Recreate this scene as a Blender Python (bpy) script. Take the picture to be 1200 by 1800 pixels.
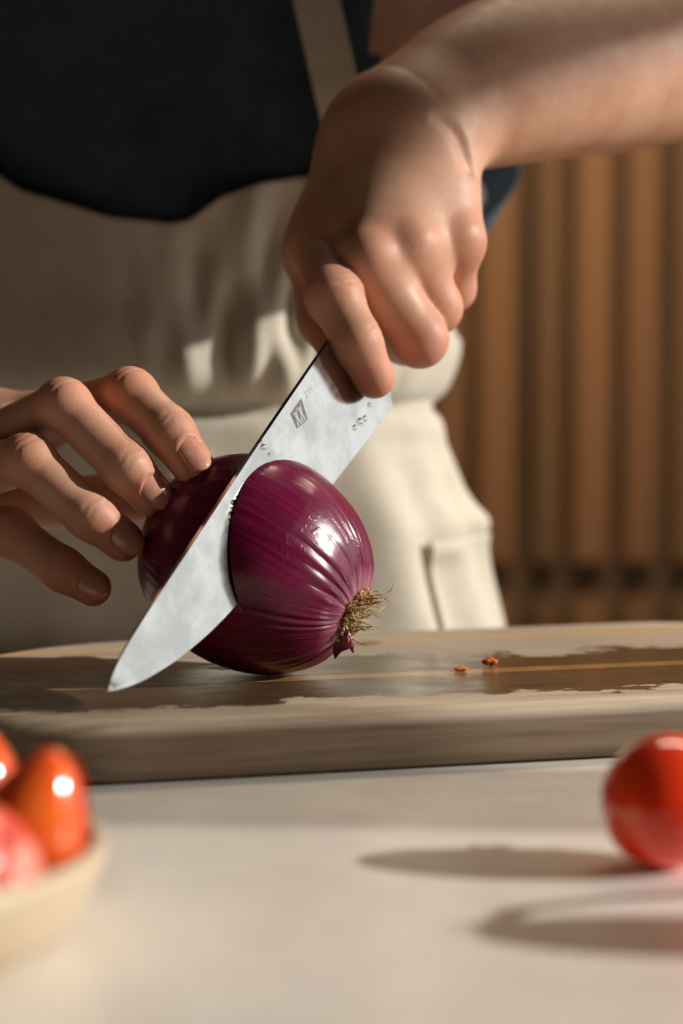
import bpy, bmesh, math, random
import numpy as np
from mathutils import Vector, Matrix

# ------------------------------------------------------------------ scene reset
for o in list(bpy.data.objects):
    bpy.data.objects.remove(o, do_unlink=True)
scene = bpy.context.scene
COL = scene.collection
random.seed(7)
rng = np.random.default_rng(7)

# ------------------------------------------------------------------ camera
FPX = 3760.0                       # focal length in pixels of the 1200 x 1800 frame
CAM = Vector((0.0, 0.0, 0.113))    # board top is z = 0, x right, y away from the camera
PITCH = math.atan2(243.0, FPX)
cam_data = bpy.data.cameras.new('camera')
cam = bpy.data.objects.new('camera', cam_data)
COL.objects.link(cam)
cam.location = CAM
cam.rotation_euler = (math.pi / 2 - PITCH, 0, 0)
cam_data.sensor_fit = 'VERTICAL'
cam_data.sensor_height = 36.0
cam_data.sensor_width = 24.0
cam_data.lens = FPX / 1800.0 * 36.0
cam_data.clip_start = 0.02
cam_data.dof.use_dof = True
cam_data.dof.focus_distance = 0.785
cam_data.dof.aperture_fstop = 5.2
cam_data.dof.aperture_blades = 9
scene.camera = cam

# ------------------------------------------------------------------ world, sun, exposure
world = bpy.data.worlds.new('world')
scene.world = world
world.use_nodes = True
wn = world.node_tree.nodes
bg = wn['Background']
bg.inputs['Color'].default_value = (0.97, 0.985, 1.0, 1)
bg.inputs['Strength'].default_value = 1.2

SUN_AZ, SUN_EL = math.radians(-4.0), math.radians(24.0)
SUN_DIR = Vector((math.cos(SUN_EL) * math.cos(SUN_AZ), math.cos(SUN_EL) * math.sin(SUN_AZ), math.sin(SUN_EL)))
sl = bpy.data.lights.new('sun', 'SUN')
sl.energy = 4.35
sl.angle = math.radians(1.1)
sl.color = (1.0, 0.945, 0.87)
sun = bpy.data.objects.new('sun', sl)
COL.objects.link(sun)
sun.location = SUN_DIR * 5
sun.rotation_euler = SUN_DIR.to_track_quat('Z', 'Y').to_euler()

scene.view_settings.view_transform = 'Standard'
scene.view_settings.look = 'None'
scene.view_settings.exposure = 0.0
scene.view_settings.gamma = 1.0
scene.view_settings.use_curve_mapping = False
try:
    scene.cycles.use_denoising = True
    scene.cycles.denoiser = 'OPENIMAGEDENOISE'
    scene.cycles.max_bounces = 8
    scene.cycles.sample_clamp_indirect = 4.0
    scene.cycles.caustics_reflective = False
    scene.cycles.caustics_refractive = False
except Exception:
    pass

# ------------------------------------------------------------------ measuring helpers
_cp, _sp = math.cos(PITCH), math.sin(PITCH)
def ray(px, py):
    a, b = (px - 600.0) / FPX, (900.0 - py) / FPX
    return Vector((a, _cp + b * _sp, -_sp + b * _cp))
def at(px, py, Y):
    r = ray(px, py)
    return CAM + r * (Y / r.y)
def on_plane(px, py, p0, n):
    r = ray(px, py)
    return CAM + r * ((p0 - CAM).dot(n) / r.dot(n))

# ------------------------------------------------------------------ object helpers
def tag(o, label=None, cat=None, group=None, kind=None):
    if label: o['label'] = label
    if cat: o['category'] = cat
    if group: o['group'] = group
    if kind: o['kind'] = kind
    return o

def link(name, me, mat=None, parent=None, smooth=False):
    if mat is not None and not me.materials:
        me.materials.append(mat)
    o = bpy.data.objects.new(name, me)
    COL.objects.link(o)
    if parent is not None:
        o.parent = parent
    if smooth:
        me.polygons.foreach_set('use_smooth', np.ones(len(me.polygons), dtype=bool))
    return o

def mesh_from(name, verts, faces):
    me = bpy.data.meshes.new(name)
    me.from_pydata([tuple(v) for v in verts], [], [tuple(f) for f in faces])
    me.update()
    return me

def mesh_np(name, V, Q):
    """fast quad mesh from numpy arrays"""
    me = bpy.data.meshes.new(name)
    me.vertices.add(len(V)); me.vertices.foreach_set('co', np.asarray(V, np.float32).ravel())
    k = Q.shape[1]
    me.loops.add(len(Q) * k); me.loops.foreach_set('vertex_index', Q.astype(np.int32).ravel())
    me.polygons.add(len(Q)); me.polygons.foreach_set('loop_start', np.arange(0, len(Q) * k, k, dtype=np.int32))
    me.update(calc_edges=True)
    me.validate()
    return me

def empty(name, loc):
    o = bpy.data.objects.new(name, None)
    o.empty_display_size = 0.02
    o.location = loc
    COL.objects.link(o)
    return o

def adopt(child, parent):
    """parent while keeping world coordinates written in the mesh"""
    child.parent = parent
    child.matrix_parent_inverse = Matrix.Translation(parent.location).inverted()
    return child

def box_bm(bm, x0, x1, y0, y1, z0, z1):
    vs = [bm.verts.new(p) for p in ((x0,y0,z0),(x1,y0,z0),(x1,y1,z0),(x0,y1,z0),(x0,y0,z1),(x1,y0,z1),(x1,y1,z1),(x0,y1,z1))]
    for f in ((0,3,2,1),(4,5,6,7),(0,1,5,4),(1,2,6,5),(2,3,7,6),(3,0,4,7)):
        bm.faces.new([vs[i] for i in f])

def bm_mesh(name, bm):
    me = bpy.data.meshes.new(name)
    bmesh.ops.recalc_face_normals(bm, faces=bm.faces)
    bm.to_mesh(me); bm.free()
    return me

def boxes(name, rects, mat, parent=None, bevel=0.0):
    bm = bmesh.new()
    for r in rects: box_bm(bm, *r)
    if bevel:
        bmesh.ops.bevel(bm, geom=list(bm.edges), offset=bevel, segments=2, affect='EDGES', profile=0.6)
    return link(name, bm_mesh(name, bm), mat, parent)

def tube(verts, faces, pts, radii, seg=8, cap=True):
    """append a tube along pts to vert / face lists"""
    base = len(verts)
    n = len(pts)
    pts = [Vector(p) for p in pts]
    prev = None
    for i, p in enumerate(pts):
        d = (pts[min(i+1, n-1)] - pts[max(i-1, 0)]).normalized()
        a = Vector((0,0,1)) if abs(d.z) < 0.9 else Vector((1,0,0))
        if prev is None: u = d.cross(a).normalized()
        else: u = (prev - d * prev.dot(d)).normalized()
        prev = u
        w = d.cross(u)
        r = radii[i] if hasattr(radii, '__len__') else radii
        for k in range(seg):
            t = 2 * math.pi * k / seg
            verts.append(p + (u * math.cos(t) + w * math.sin(t)) * r)
    for i in range(n - 1):
        for k in range(seg):
            k2 = (k + 1) % seg
            faces.append((base + i*seg + k, base + i*seg + k2, base + (i+1)*seg + k2, base + (i+1)*seg + k))
    if cap:
        faces.append(tuple(base + k for k in range(seg))[::-1])
        faces.append(tuple(base + (n-1)*seg + k for k in range(seg)))

# ------------------------------------------------------------------ material helpers
def srgb(r, g, b):
    f = lambda c: (c/255/12.92) if c/255 <= 0.04045 else ((c/255 + 0.055)/1.055) ** 2.4
    return (f(r), f(g), f(b), 1.0)

class Mat:
    def __init__(s, name, base=(0.5,0.5,0.5,1), rough=0.5, **kw):
        s.m = bpy.data.materials.new(name); s.m.use_nodes = True
        s.t = s.m.node_tree; s.N = s.t.nodes; s.L = s.t.links
        s.p = s.N['Principled BSDF']
        s.p.inputs['Base Color'].default_value = base
        s.p.inputs['Roughness'].default_value = rough
        for k, v in kw.items():
            s.p.inputs[k.replace('_', ' ')].default_value = v
        s._c = None
    def node(s, t, **kw):
        n = s.N.new(t)
        for k, v in kw.items():
            if k in n.inputs.keys(): n.inputs[k].default_value = v
            else: setattr(n, k, v)
        return n
    def coords(s, scale=(1,1,1), rot=(0,0,0), out='Object'):
        c = s.node('ShaderNodeTexCoord'); m = s.node('ShaderNodeMapping')
        m.inputs['Scale'].default_value = scale; m.inputs['Rotation'].default_value = rot
        s.L.new(c.outputs[out], m.inputs['Vector'])
        return m.outputs['Vector']
    def noise(s, scale=10, detail=4, rough=0.55, vec=None, dist=0.0):
        n = s.node('ShaderNodeTexNoise')
        n.inputs['Scale'].default_value = scale; n.inputs['Detail'].default_value = detail
        n.inputs['Roughness'].default_value = rough; n.inputs['Distortion'].default_value = dist
        s.L.new(vec if vec is not None else s.coords(), n.inputs['Vector'])
        return n.outputs['Fac']
    def ramp(s, fac, stops, interp='LINEAR'):
        r = s.node('ShaderNodeValToRGB'); cr = r.color_ramp; cr.interpolation = interp
        while len(cr.elements) < len(stops): cr.elements.new(0.5)
        for e, (p, c) in zip(cr.elements, stops):
            e.position = p
            e.color = c if hasattr(c, '__len__') else (c, c, c, 1)
        s.L.new(fac, r.inputs['Fac'])
        return r.outputs['Color']
    def mix(s, fac, a, b, blend='MIX'):
        m = s.node('ShaderNodeMix', data_type='RGBA', blend_type=blend)
        for sock, v in ((m.inputs[0], fac), (m.inputs[6], a), (m.inputs[7], b)):
            if hasattr(v, 'links') or isinstance(v, bpy.types.NodeSocket): s.L.new(v, sock)
            else: sock.default_value = v
        return m.outputs[2]
    def math(s, op, a, b=0.0, c=None, clamp=False):
        m = s.node('ShaderNodeMath', operation=op, use_clamp=clamp)
        for i, v in enumerate((a, b, c)):
            if v is None: continue
            if isinstance(v, bpy.types.NodeSocket): s.L.new(v, m.inputs[i])
            else: m.inputs[i].default_value = v
        return m.outputs[0]
    def attr(s, name):
        a = s.node('ShaderNodeAttribute'); a.attribute_name = name
        return a.outputs['Fac']
    def set(s, **kw):
        for k, v in kw.items(): s.L.new(v, s.p.inputs[k.replace('_', ' ')])
        return s
    def bump(s, h, strength=0.3, dist=0.001, prev=None):
        b = s.node('ShaderNodeBump'); b.inputs['Strength'].default_value = strength; b.inputs['Distance'].default_value = dist
        s.L.new(h, b.inputs['Height'])
        if prev is not None: s.L.new(prev, b.inputs['Normal'])
        s.L.new(b.outputs['Normal'], s.p.inputs['Normal'])
        return b.outputs['Normal']

M = {}
# plaster walls
m = Mat('plaster', srgb(128,119,106), 0.9)
m.bump(m.noise(60, 5), 0.2, 0.002); M['plaster'] = m.m
m = Mat('ceiling_paint', srgb(120,114,105), 0.9)
m.bump(m.noise(90, 4), 0.1, 0.001); M['ceiling'] = m.m
m = Mat('floor_tile', srgb(110,98,84), 0.5)
m.set(Base_Color=m.ramp(m.noise(4, 5), [(0.3, srgb(66,56,45)), (0.7, srgb(88,76,62))])); M['floor'] = m.m
m = Mat('window_paint', srgb(215,210,200), 0.5)
m.bump(m.noise(120, 3), 0.1, 0.0005); M['winframe'] = m.m
# wall panel behind the slats
m = Mat('dark_panel', srgb(58,42,27), 0.7)
m.set(Base_Color=m.ramp(m.noise(6, 4, vec=m.coords((8,8,0.6))), [(0.3, srgb(84,62,38)), (0.7, srgb(108,82,52))])); M['panel'] = m.m
def slat_mat(i, a, b):
    m = Mat('slat_wood_%d' % i, a, 0.6)
    m.set(Base_Color=m.ramp(m.noise(7, 6, vec=m.coords((9,9,0.5)), dist=0.4), [(0.28, a), (0.72, b)]))
    m.bump(m.noise(40, 4, vec=m.coords((6,6,0.4))), 0.2, 0.001)
    return m.m
M['slats'] = [slat_mat(0, srgb(112,76,46), srgb(138,97,60)), slat_mat(1, srgb(98,70,42), srgb(122,88,54)), slat_mat(2, srgb(122,84,50), srgb(146,104,66))]
# counter
m = Mat('counter_stone', srgb(196,184,168), 0.3)
c1 = m.ramp(m.noise(5, 6, 0.6), [(0.3, srgb(234,227,216)), (0.7, srgb(244,239,231))])
c2 = m.ramp(m.noise(70, 3), [(0.35, (0.93,0.93,0.93,1)), (0.65, (1,1,1,1))])
m.set(Base_Color=m.mix(1.0, c1, c2, 'MULTIPLY'), Roughness=m.ramp(m.noise(14, 4), [(0.3, 0.26), (0.7, 0.36)]))
m.bump(m.noise(200, 3), 0.04, 0.0005); M['counter'] = m.m

# ------------------------------------------------------------------ the room
def struct(o): o['kind'] = 'structure'; return o
ZF = -0.92
struct(boxes('floor', [(-1.75, 1.5, -1.6, 2.6, ZF - 0.05, ZF)], M['floor']))
struct(boxes('ceiling', [(-1.75, 1.5, -1.6, 2.6, 1.55, 1.6)], M['ceiling']))
struct(boxes('wall_left', [(-1.75, -1.65, -1.6, 2.6, ZF, 1.55)], M['plaster']))
struct(boxes('wall_front', [(-1.65, 1.4, -1.6, -1.5, ZF, 1.55)], M['plaster']))
WX = 1.40
WY0, WY1, WZ0, WZ1 = 0.10, 2.1, 0.03, 0.890
struct(boxes('wall_right', [(WX, WX+0.1, -1.6, WY0, ZF, 1.55), (WX, WX+0.1, WY1, 2.6, ZF, 1.55),
                            (WX, WX+0.1, WY0, WY1, ZF, WZ0), (WX, WX+0.1, WY0, WY1, WZ1, 1.55)], M['plaster']))
win = struct(boxes('window_1', [(WX+0.02, WX+0.08, WY0, WY0+0.04, WZ0, WZ1), (WX+0.02, WX+0.08, WY1-0.04, WY1, WZ0, WZ1),
                         (WX+0.02, WX+0.08, WY0+0.04, WY1-0.04, WZ0, WZ0+0.04), (WX+0.02, WX+0.08, WY0+0.04, WY1-0.04, WZ1-0.04, WZ1)], M['winframe'], bevel=0.003))
for yb in (0.535, 0.560, 0.585, 0.610):  # bars added out of view to half-shade a strip of the counter
    boxes('shade_bar', [(WX+0.035, WX+0.065, yb-0.0065, yb+0.0065, WZ0+0.04, WZ1-0.04)], M['winframe'], win, 0.002)
boxes('window_sill', [(WX-0.06, WX+0.02, WY0-0.04, WY1+0.04, WZ0-0.03, WZ0)], M['winframe'], win, 0.004)

WALLY = 2.42
wb = struct(boxes('wall_back', [(-1.65, 1.4, WALLY, 2.6, ZF, 1.55)], M['panel']))
slat_me = []
for z0, z1 in ((-0.098, 1.5), (ZF + 0.02, -0.142)):
    for k in range(3):
        bm = bmesh.new(); w = (0.036, 0.030, 0.040)[k]
        box_bm(bm, -w/2, w/2, -0.018, 0.0, z0, z1)
        bmesh.ops.bevel(bm, geom=[e for e in bm.edges if abs((e.verts[0].co - e.verts[1].co).z) > 0.1], offset=0.003, segments=1, affect='EDGES')
        me = bm_mesh('slat', bm); me.materials.append(M['slats'][k]); slat_me.append(me)
x = -1.60; i = 0
while x < 1.36:
    k = (0, 2, 1, 2, 0, 1, 1, 2)[i % 8]
    for row in (0, 3):
        o = bpy.data.objects.new('slat', slat_me[row + k]); COL.objects.link(o)
        o.location = (x, WALLY, 0); o.parent = wb
    x += (0.052, 0.058, 0.050, 0.055)[i % 4]; i += 1

# added lamp bar, out of view, put in to brighten the slatted wall
m = Mat('fill_lamp_metal', srgb(60,58,55), 0.4, Metallic=0.8); m.bump(m.noise(200, 2), 0.03, 0.0003); M['lampmetal'] = m.m
m = Mat('fill_glow', (1,1,1,1), 0.5); m.p.inputs['Emission Color'].default_value = (1.0, 0.80, 0.58, 1); m.p.inputs['Emission Strength'].default_value = 1.0; M['glow'] = m.m
lamp = empty('fill_lamp', (0.55, 1.75, 1.55)); tag(lamp, 'long warm fill lamp added out of view in front of the slatted wall', 'lamp')
adopt(boxes('fill_lamp_housing', [(0.0, 1.1, 1.70, 1.80, 1.50, 1.55)], M['lampmetal'], bevel=0.004), lamp)
adopt(boxes('fill_diffuser', [(0.01, 1.09, 1.71, 1.79, 1.492, 1.4995)], M['glow']), lamp)
ll = bpy.data.lights.new('fill_light', 'AREA'); ll.shape = 'RECTANGLE'; ll.size = 1.08; ll.size_y = 0.08; ll.energy = 62; ll.color = (1.0, 0.80, 0.58)
lo_l = bpy.data.objects.new('fill_light', ll); COL.objects.link(lo_l); lo_l.location = (0, 0, -0.062); lo_l.parent = lamp; lo_l.rotation_euler = (math.radians(38), 0, 0)

# ------------------------------------------------------------------ the counter
CZ = -0.021
ct = empty('kitchen_counter', (0.0, 0.55, ZF))
tag(ct, 'pale stone kitchen counter that everything stands on', 'counter')
adopt(boxes('worktop', [(-1.4, 1.395, 0.12, 0.985, CZ - 0.04, CZ)], M['counter'], bevel=0.003), ct)
m = Mat('cabinet_paint', srgb(150,140,125), 0.5)
m.bump(m.noise(60, 3), 0.1, 0.0005); M['cabinet'] = m.m
for k in range(4):
    x0 = -1.38 + k * 0.69
    adopt(boxes('cabinet_body', [(x0 + 0.002, x0 + 0.688, 0.20, 0.93, ZF, CZ - 0.04)], M['cabinet'], bevel=0.002), ct)
    d = adopt(boxes('cabinet_door', [(x0 + 0.006, x0 + 0.684, 0.182, 0.2, ZF + 0.09, CZ - 0.05)], M['cabinet'], bevel=0.002), ct)
    h = boxes('handle', [(x0 + 0.25, x0 + 0.44, 0.162, 0.172, CZ - 0.115, CZ - 0.105), (x0 + 0.26, x0 + 0.27, 0.172, 0.182, CZ - 0.115, CZ - 0.105), (x0 + 0.42, x0 + 0.43, 0.172, 0.182, CZ - 0.115, CZ - 0.105)], M['winframe'])
    h.parent = d

# ------------------------------------------------------------------ the cutting board
BANG = math.radians(16.3)
BO = Vector((-0.086, 0.684, 0.0))
BU = Vector((math.cos(BANG), math.sin(BANG), 0)); BV = Vector((-math.sin(BANG), math.cos(BANG), 0))
BL0, BL1, BD = -0.037, 0.34, 0.219
def board_outline(inset, z, n=20):
    pts = []
    # corners: front-left, front-right, back-right, back-left with their radii
    for (cu, cv, r, a0) in ((BL0, 0, 0.055, 180), (BL1, 0, 0.05, 270), (BL1, BD, 0.05, 0), (BL0, BD, 0.11, 90)):
        su = 1 if cu == BL0 else -1; sv = 1 if cv == 0 else -1
        c = (cu + su * r, cv + sv * r)
        for k in range(n + 1):
            a = math.radians(a0 + 90 * k / n)
            pts.append((c[0] + math.cos(a) * (r - inset), c[1] + math.sin(a) * (r - inset), z))
    return pts

def board_material(name, dark, mid, light, wetk):
    """wood in the board's own frame: x along the grain, y across; wet where water was spilt"""
    m = Mat(name, mid, 0.45)
    g = m.noise(34, 7, 0.62, vec=m.coords((0.35, 7.0, 7.0)), dist=0.25)
    fine = m.noise(160, 4, 0.6, vec=m.coords((0.15, 6, 6)))
    wood = m.ramp(g, [(0.25, dark), (0.5, mid), (0.78, light)])
    wood = m.mix(0.35, wood, m.ramp(fine, [(0.3, (0.45,0.45,0.45,1)), (0.7, (1,1,1,1))]), 'MULTIPLY')
    tc = m.node('ShaderNodeTexCoord'); sx = m.node('ShaderNodeSeparateXYZ'); m.L.new(tc.outputs['Object'], sx.inputs[0])
    wob = m.noise(17, 5, 0.6, vec=m.coords((1, 1.6, 1)))
    wob2 = m.noise(75, 4, 0.6, vec=m.coords((1, 2.4, 1)))
    w = m.math('ADD', m.math('MULTIPLY', m.math('SUBTRACT', wob, 0.5), 0.100), m.math('MULTIPLY', m.math('SUBTRACT', wob2, 0.5), 0.045))
    v = m.math('ADD', sx.outputs['Y'], w)
    lo = m.math('MULTIPLY', m.math('SUBTRACT', v, 0.026), 500, clamp=True)
    hi = m.math('MULTIPLY', m.math('SUBTRACT', 0.128, v), 260, clamp=True)
    top = m.math('MULTIPLY', m.math('ADD', sx.outputs['Z'], 0.0022), 1500, clamp=True)
    spot_v = m.noise(11, 3, 0.5, vec=m.coords((1, 1.6, 1)))
    spot = m.math('MULTIPLY', m.math('SUBTRACT', spot_v, 0.60), 60, clamp=True)
    wet = m.math('MAXIMUM', m.math('MULTIPLY', lo, hi), m.math('MULTIPLY', spot, m.math('GREATER_THAN', v, 0.13)))
    wet = m.math('MULTIPLY', wet, top)
    wetcol = m.mix(1.0, wood, wetk, 'MULTIPLY')
    # shade on the sides is put into their colour; the top stays pale
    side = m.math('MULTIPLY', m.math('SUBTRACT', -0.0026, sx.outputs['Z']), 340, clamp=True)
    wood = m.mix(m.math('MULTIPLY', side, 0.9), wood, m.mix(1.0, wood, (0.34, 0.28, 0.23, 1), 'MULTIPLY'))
    m.set(Base_Color=m.mix(wet, wood, wetcol))
    wr = m.ramp(m.noise(60, 3), [(0.35, 0.13), (0.65, 0.27)])
    m.set(Roughness=m.mix(wet, (0.55,0.55,0.55,1), wr))
    b = m.bump(g, 0.25, 0.0006)
    m.bump(fine, 0.25, 0.0003, b)
    return m.m
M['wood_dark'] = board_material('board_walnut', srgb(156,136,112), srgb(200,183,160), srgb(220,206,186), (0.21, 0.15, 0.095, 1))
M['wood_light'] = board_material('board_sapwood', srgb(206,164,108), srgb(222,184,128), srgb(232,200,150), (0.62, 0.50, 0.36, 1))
cb = empty('cutting_board', BO + Vector((0, 0, CZ)))
cb.rotation_euler = (0, 0, BANG)
tag(cb, 'thick wet wooden cutting board with rounded corners under the onion', 'cutting board')
levels = [(CZ, 0.0050), (CZ + 0.0022, 0.0016), (CZ + 0.004, 0.0003), (CZ + 0.006, 0.0), (-0.0075, 0.0), (-0.0048, 0.0006), (-0.0026, 0.0020), (-0.0010, 0.0042), (-0.00025, 0.0064), (0.0, 0.0085)]
bv, bf = [], []
for z, ins in levels: bv += board_outline(ins, z)
nb = len(bv) // len(levels)
for L in range(len(levels) - 1):
    for k in range(nb):
        k2 = (k + 1) % nb
        bf.append((L*nb + k, L*nb + k2, (L+1)*nb + k2, (L+1)*nb + k))
bf.append(tuple(range(nb))[::-1]); bf.append(tuple(range((len(levels)-1)*nb, len(levels)*nb)))
cuts = [-1, 0.0765, 0.0875, 0.176, 0.187, 1]
for k in range(5):
    bm = bmesh.new()
    vv = [bm.verts.new(p) for p in bv]
    for f in bf: bm.faces.new([vv[i] for i in f])
    for co, no in ((cuts[k], -1), (cuts[k+1], 1)):
        r = bmesh.ops.bisect_plane(bm, geom=list(bm.verts) + list(bm.edges) + list(bm.faces), dist=1e-6, plane_co=(0, co - no * 0.00012, 0), plane_no=(0, no, 0), clear_outer=True)
        ed = [e for e in r['geom_cut'] if isinstance(e, bmesh.types.BMEdge)]
        if ed: bmesh.ops.edgeloop_fill(bm, edges=ed)
    for f in bm.faces: f.smooth = len(f.verts) <= 5 and abs(f.normal.z) < 0.995
    me = bm_mesh('stave', bm)
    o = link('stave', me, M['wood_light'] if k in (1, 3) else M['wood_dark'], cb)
    o.location = (0, 0, -CZ)

# ------------------------------------------------------------------ the onion
OC = at(450, 1003, 0.80)
AX = Vector((0.86, -0.33, -0.40)).normalized()          # towards the root
KN = Vector((0.75, -0.63, 0.19)).normalized()           # the side of the blade that faces us
KP0 = OC + KN * 0.0200                                  # the blade's middle plane
OR, OLEN = 0.0412, 0.0440
ou = AX.cross(Vector((0, 0, 1))).normalized(); ow = ou.cross(AX)
def onion_grid(nphi=190, nth=520, scale=1.0):
    ph = np.linspace(math.radians(8.5), math.pi - 0.02, nphi)
    th = np.linspace(0, 2 * math.pi, nth, endpoint=False)
    PH, TH = np.meshgrid(ph, th, indexing='ij')
    # ribs that run from the root over the bulb, unevenly spaced
    tw = TH + 0.10 * np.sin(3 * TH + 1.0) + 0.06 * np.sin(7 * TH + 2.2) + 0.10 * (PH - 0.4) ** 2
    s = np.abs(np.sin(tw * 16.5)) ** 0.55
    s2 = np.sin(tw * 41 + 1.3 * np.sin(5 * TH))
    amp = 0.0012 * np.exp(-((PH - 0.36) / 0.42) ** 2) + 0.00008
    lump = 0.0006 * np.sin(2 * TH + 0.6) * np.sin(PH) + 0.0005 * np.sin(3 * TH + PH * 2)
    rr = amp * (s - 0.6) + amp * 0.22 * s2 + lump
    # the shoulder sinks a little just before the root plate
    axial = OLEN * np.cos(PH) - 0.0022 * np.exp(-(PH / 0.22) ** 2)
    radial = OR * np.sin(PH) ** 0.94 + rr * np.clip(PH / 0.25, 0.25, 1)
    axial = axial - 0.006 * np.exp(-((math.pi - PH) / 0.2) ** 2) * 0
    P = (np.array(OC)[None, None] + axial[..., None] * np.array(AX) + (radial * np.cos(TH))[..., None] * np.array(ou) + (radial * np.sin(TH))[..., None] * np.array(ow))
    return P
OG = onion_grid()
dz = 0.0002 - OG[..., 2].min()
OG[..., 2] += dz; OC = OC + Vector((0, 0, dz)); KP0 = KP0 + Vector((0, 0, dz))
nph, nth = OG.shape[:2]
idx = np.arange(nph * nth).reshape(nph, nth)
Q = np.stack([idx[:-1], np.roll(idx, -1, 1)[:-1], np.roll(idx, -1, 1)[1:], idx[1:]], -1).reshape(-1, 4)
ome = mesh_np('bulb', OG.reshape(-1, 3), Q)

m = Mat('onion_skin', srgb(96,20,52), 0.2, Coat_Weight=0.15, Coat_Roughness=0.2, Specular_IOR_Level=0.4)
# frame of the onion: object x along the axis towards the root (attributes are written on the mesh)
a_th, a_ph = m.attr('theta'), m.attr('phi')
cv = m.node('ShaderNodeCombineXYZ'); m.L.new(m.math('MULTIPLY', a_th, 60), cv.inputs[0]); m.L.new(m.math('MULTIPLY', a_ph, 2.2), cv.inputs[1])
streak = m.noise(1.0, 5, 0.6, vec=cv.outputs[0])
blot = m.noise(45, 4)
col = m.ramp(streak, [(0.25, srgb(74,7,38)), (0.5, srgb(112,16,60)), (0.78, srgb(144,42,90))])
col = m.mix(m.ramp(blot, [(0.35, 0.0), (0.7, 0.55)]), col, srgb(84,8,44))
pale = m.ramp(a_ph, [(0.0, 1.0), (0.085, 0.75), (0.15, 0.0)])
pale = m.math('MULTIPLY', pale, m.ramp(streak, [(0.35, 0.0), (0.6, 1.0)]))
col = m.mix(pale, col, srgb(206,150,166))
tan = m.math('MULTIPLY', m.ramp(m.noise(70, 3, 0.5), [(0.70, 0.0), (0.76, 0.55)]), 1.0)
col = m.mix(tan, col, srgb(140,84,62))
m.set(Base_Color=col, Roughness=m.ramp(m.noise(90, 4), [(0.35, 0.20), (0.7, 0.36)]))
cv2 = m.node('ShaderNodeCombineXYZ'); m.L.new(m.math('MULTIPLY', a_th, 150), cv2.inputs[0]); m.L.new(m.math('MULTIPLY', a_ph, 4), cv2.inputs[1])
nb1 = m.bump(m.noise(1.0, 3, 0.5, vec=cv2.outputs[0]), 0.22, 0.0005)
damp = m.ramp(m.noise(260, 3, 0.6), [(0.55, 0.0), (0.75, 1.0)])
dampm = m.math('MULTIPLY', damp, m.ramp(m.noise(38, 2), [(0.52, 0.0), (0.62, 1.0)]))
m.bump(dampm, 0.35, 0.0006, nb1)
M['onion'] = m.m
m = Mat('onion_flesh', srgb(226,208,214), 0.25, Subsurface_Weight=0.2, Subsurface_Scale=0.003)
tc = m.node('ShaderNodeTexCoord'); dn = m.node('ShaderNodeVectorMath', operation='LENGTH')
mp = m.node('ShaderNodeMapping'); mp.inputs['Location'].default_value = tuple(-(OC)); m.L.new(tc.outputs['Object'], mp.inputs[0]); m.L.new(mp.outputs[0], dn.inputs[0])
rings = m.math('SINE', m.math('MULTIPLY', dn.outputs['Value'], 1400))
m.set(Base_Color=m.ramp(rings, [(0.0, srgb(232,222,224)), (0.8, srgb(224,200,212)), (0.95, srgb(150,60,110))])); M['flesh'] = m.m

def kp(px, py): return on_plane(px, py, KP0, KN)
KS = (kp(560,622) - kp(377,893)).normalized()           # along the spine towards the hand
KE = KS.cross(KN).normalized()
if KE.dot(kp(690,715) - kp(560,622)) < 0: KE = -KE      # spine to edge
EDGE_MID = kp(480,984)
onion = empty('red_onion', (OC.x, OC.y, 0.0))
tag(onion, 'shiny red onion half sliced by the knife on the cutting board', 'onion')
PHg, THg = np.meshgrid(np.linspace(math.radians(8.5), math.pi - 0.02, nph), np.linspace(0, 2*math.pi, nth, endpoint=False), indexing='ij')
for half in (1, -1):
    bm = bmesh.new(); bm.from_mesh(ome)
    lt = bm.verts.layers.float.new('theta'); lp = bm.verts.layers.float.new('phi')
    for v in bm.verts:
        d = v.co - OC
        ax = d.dot(AX); a, b = d.dot(ou), d.dot(ow)
        v[lt] = abs(math.atan2(b, a)) / math.pi; v[lp] = math.acos(max(-1, min(1, ax / (d.length + 1e-9)))) / math.pi
    # cut through the middle plane; the cut gapes only where the blade has passed
    r = bmesh.ops.bisect_plane(bm, geom=list(bm.verts) + list(bm.edges) + list(bm.faces), dist=1e-7, plane_co=KP0, plane_no=KN * -half, clear_outer=True)
    for f in bm.faces: f.smooth = True; f.material_index = 0
    cut = [e for e in r['geom_cut'] if isinstance(e, bmesh.types.BMEdge) and e.is_valid and len(e.link_faces) == 1]
    old = set(bm.faces)
    bmesh.ops.edgeloop_fill(bm, edges=cut)
    for f in [f for f in bm.faces if f not in old]: f.material_index = 1; f.smooth = False
    for e in cut: e.smooth = False
    bd = [e for e in bm.edges if e.is_boundary]
    if bd: bmesh.ops.holes_fill(bm, edges=bd, sides=0)
    for v in bm.verts:
        hgt = (v.co - EDGE_MID).dot(-KE)
        v.co += KN * (half * 0.0013 * min(1.0, max(0.0, (hgt + 0.002) / 0.014)))
    me = bpy.data.meshes.new('bulb_half'); bm.to_mesh(me); bm.free()
    me.materials.append(M['onion']); me.materials.append(M['flesh'])
    o = link('bulb_half', me)
    if half == -1: o['label'] = 'dark far half of the bulb behind the blade'
    adopt(o, onion)

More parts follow.
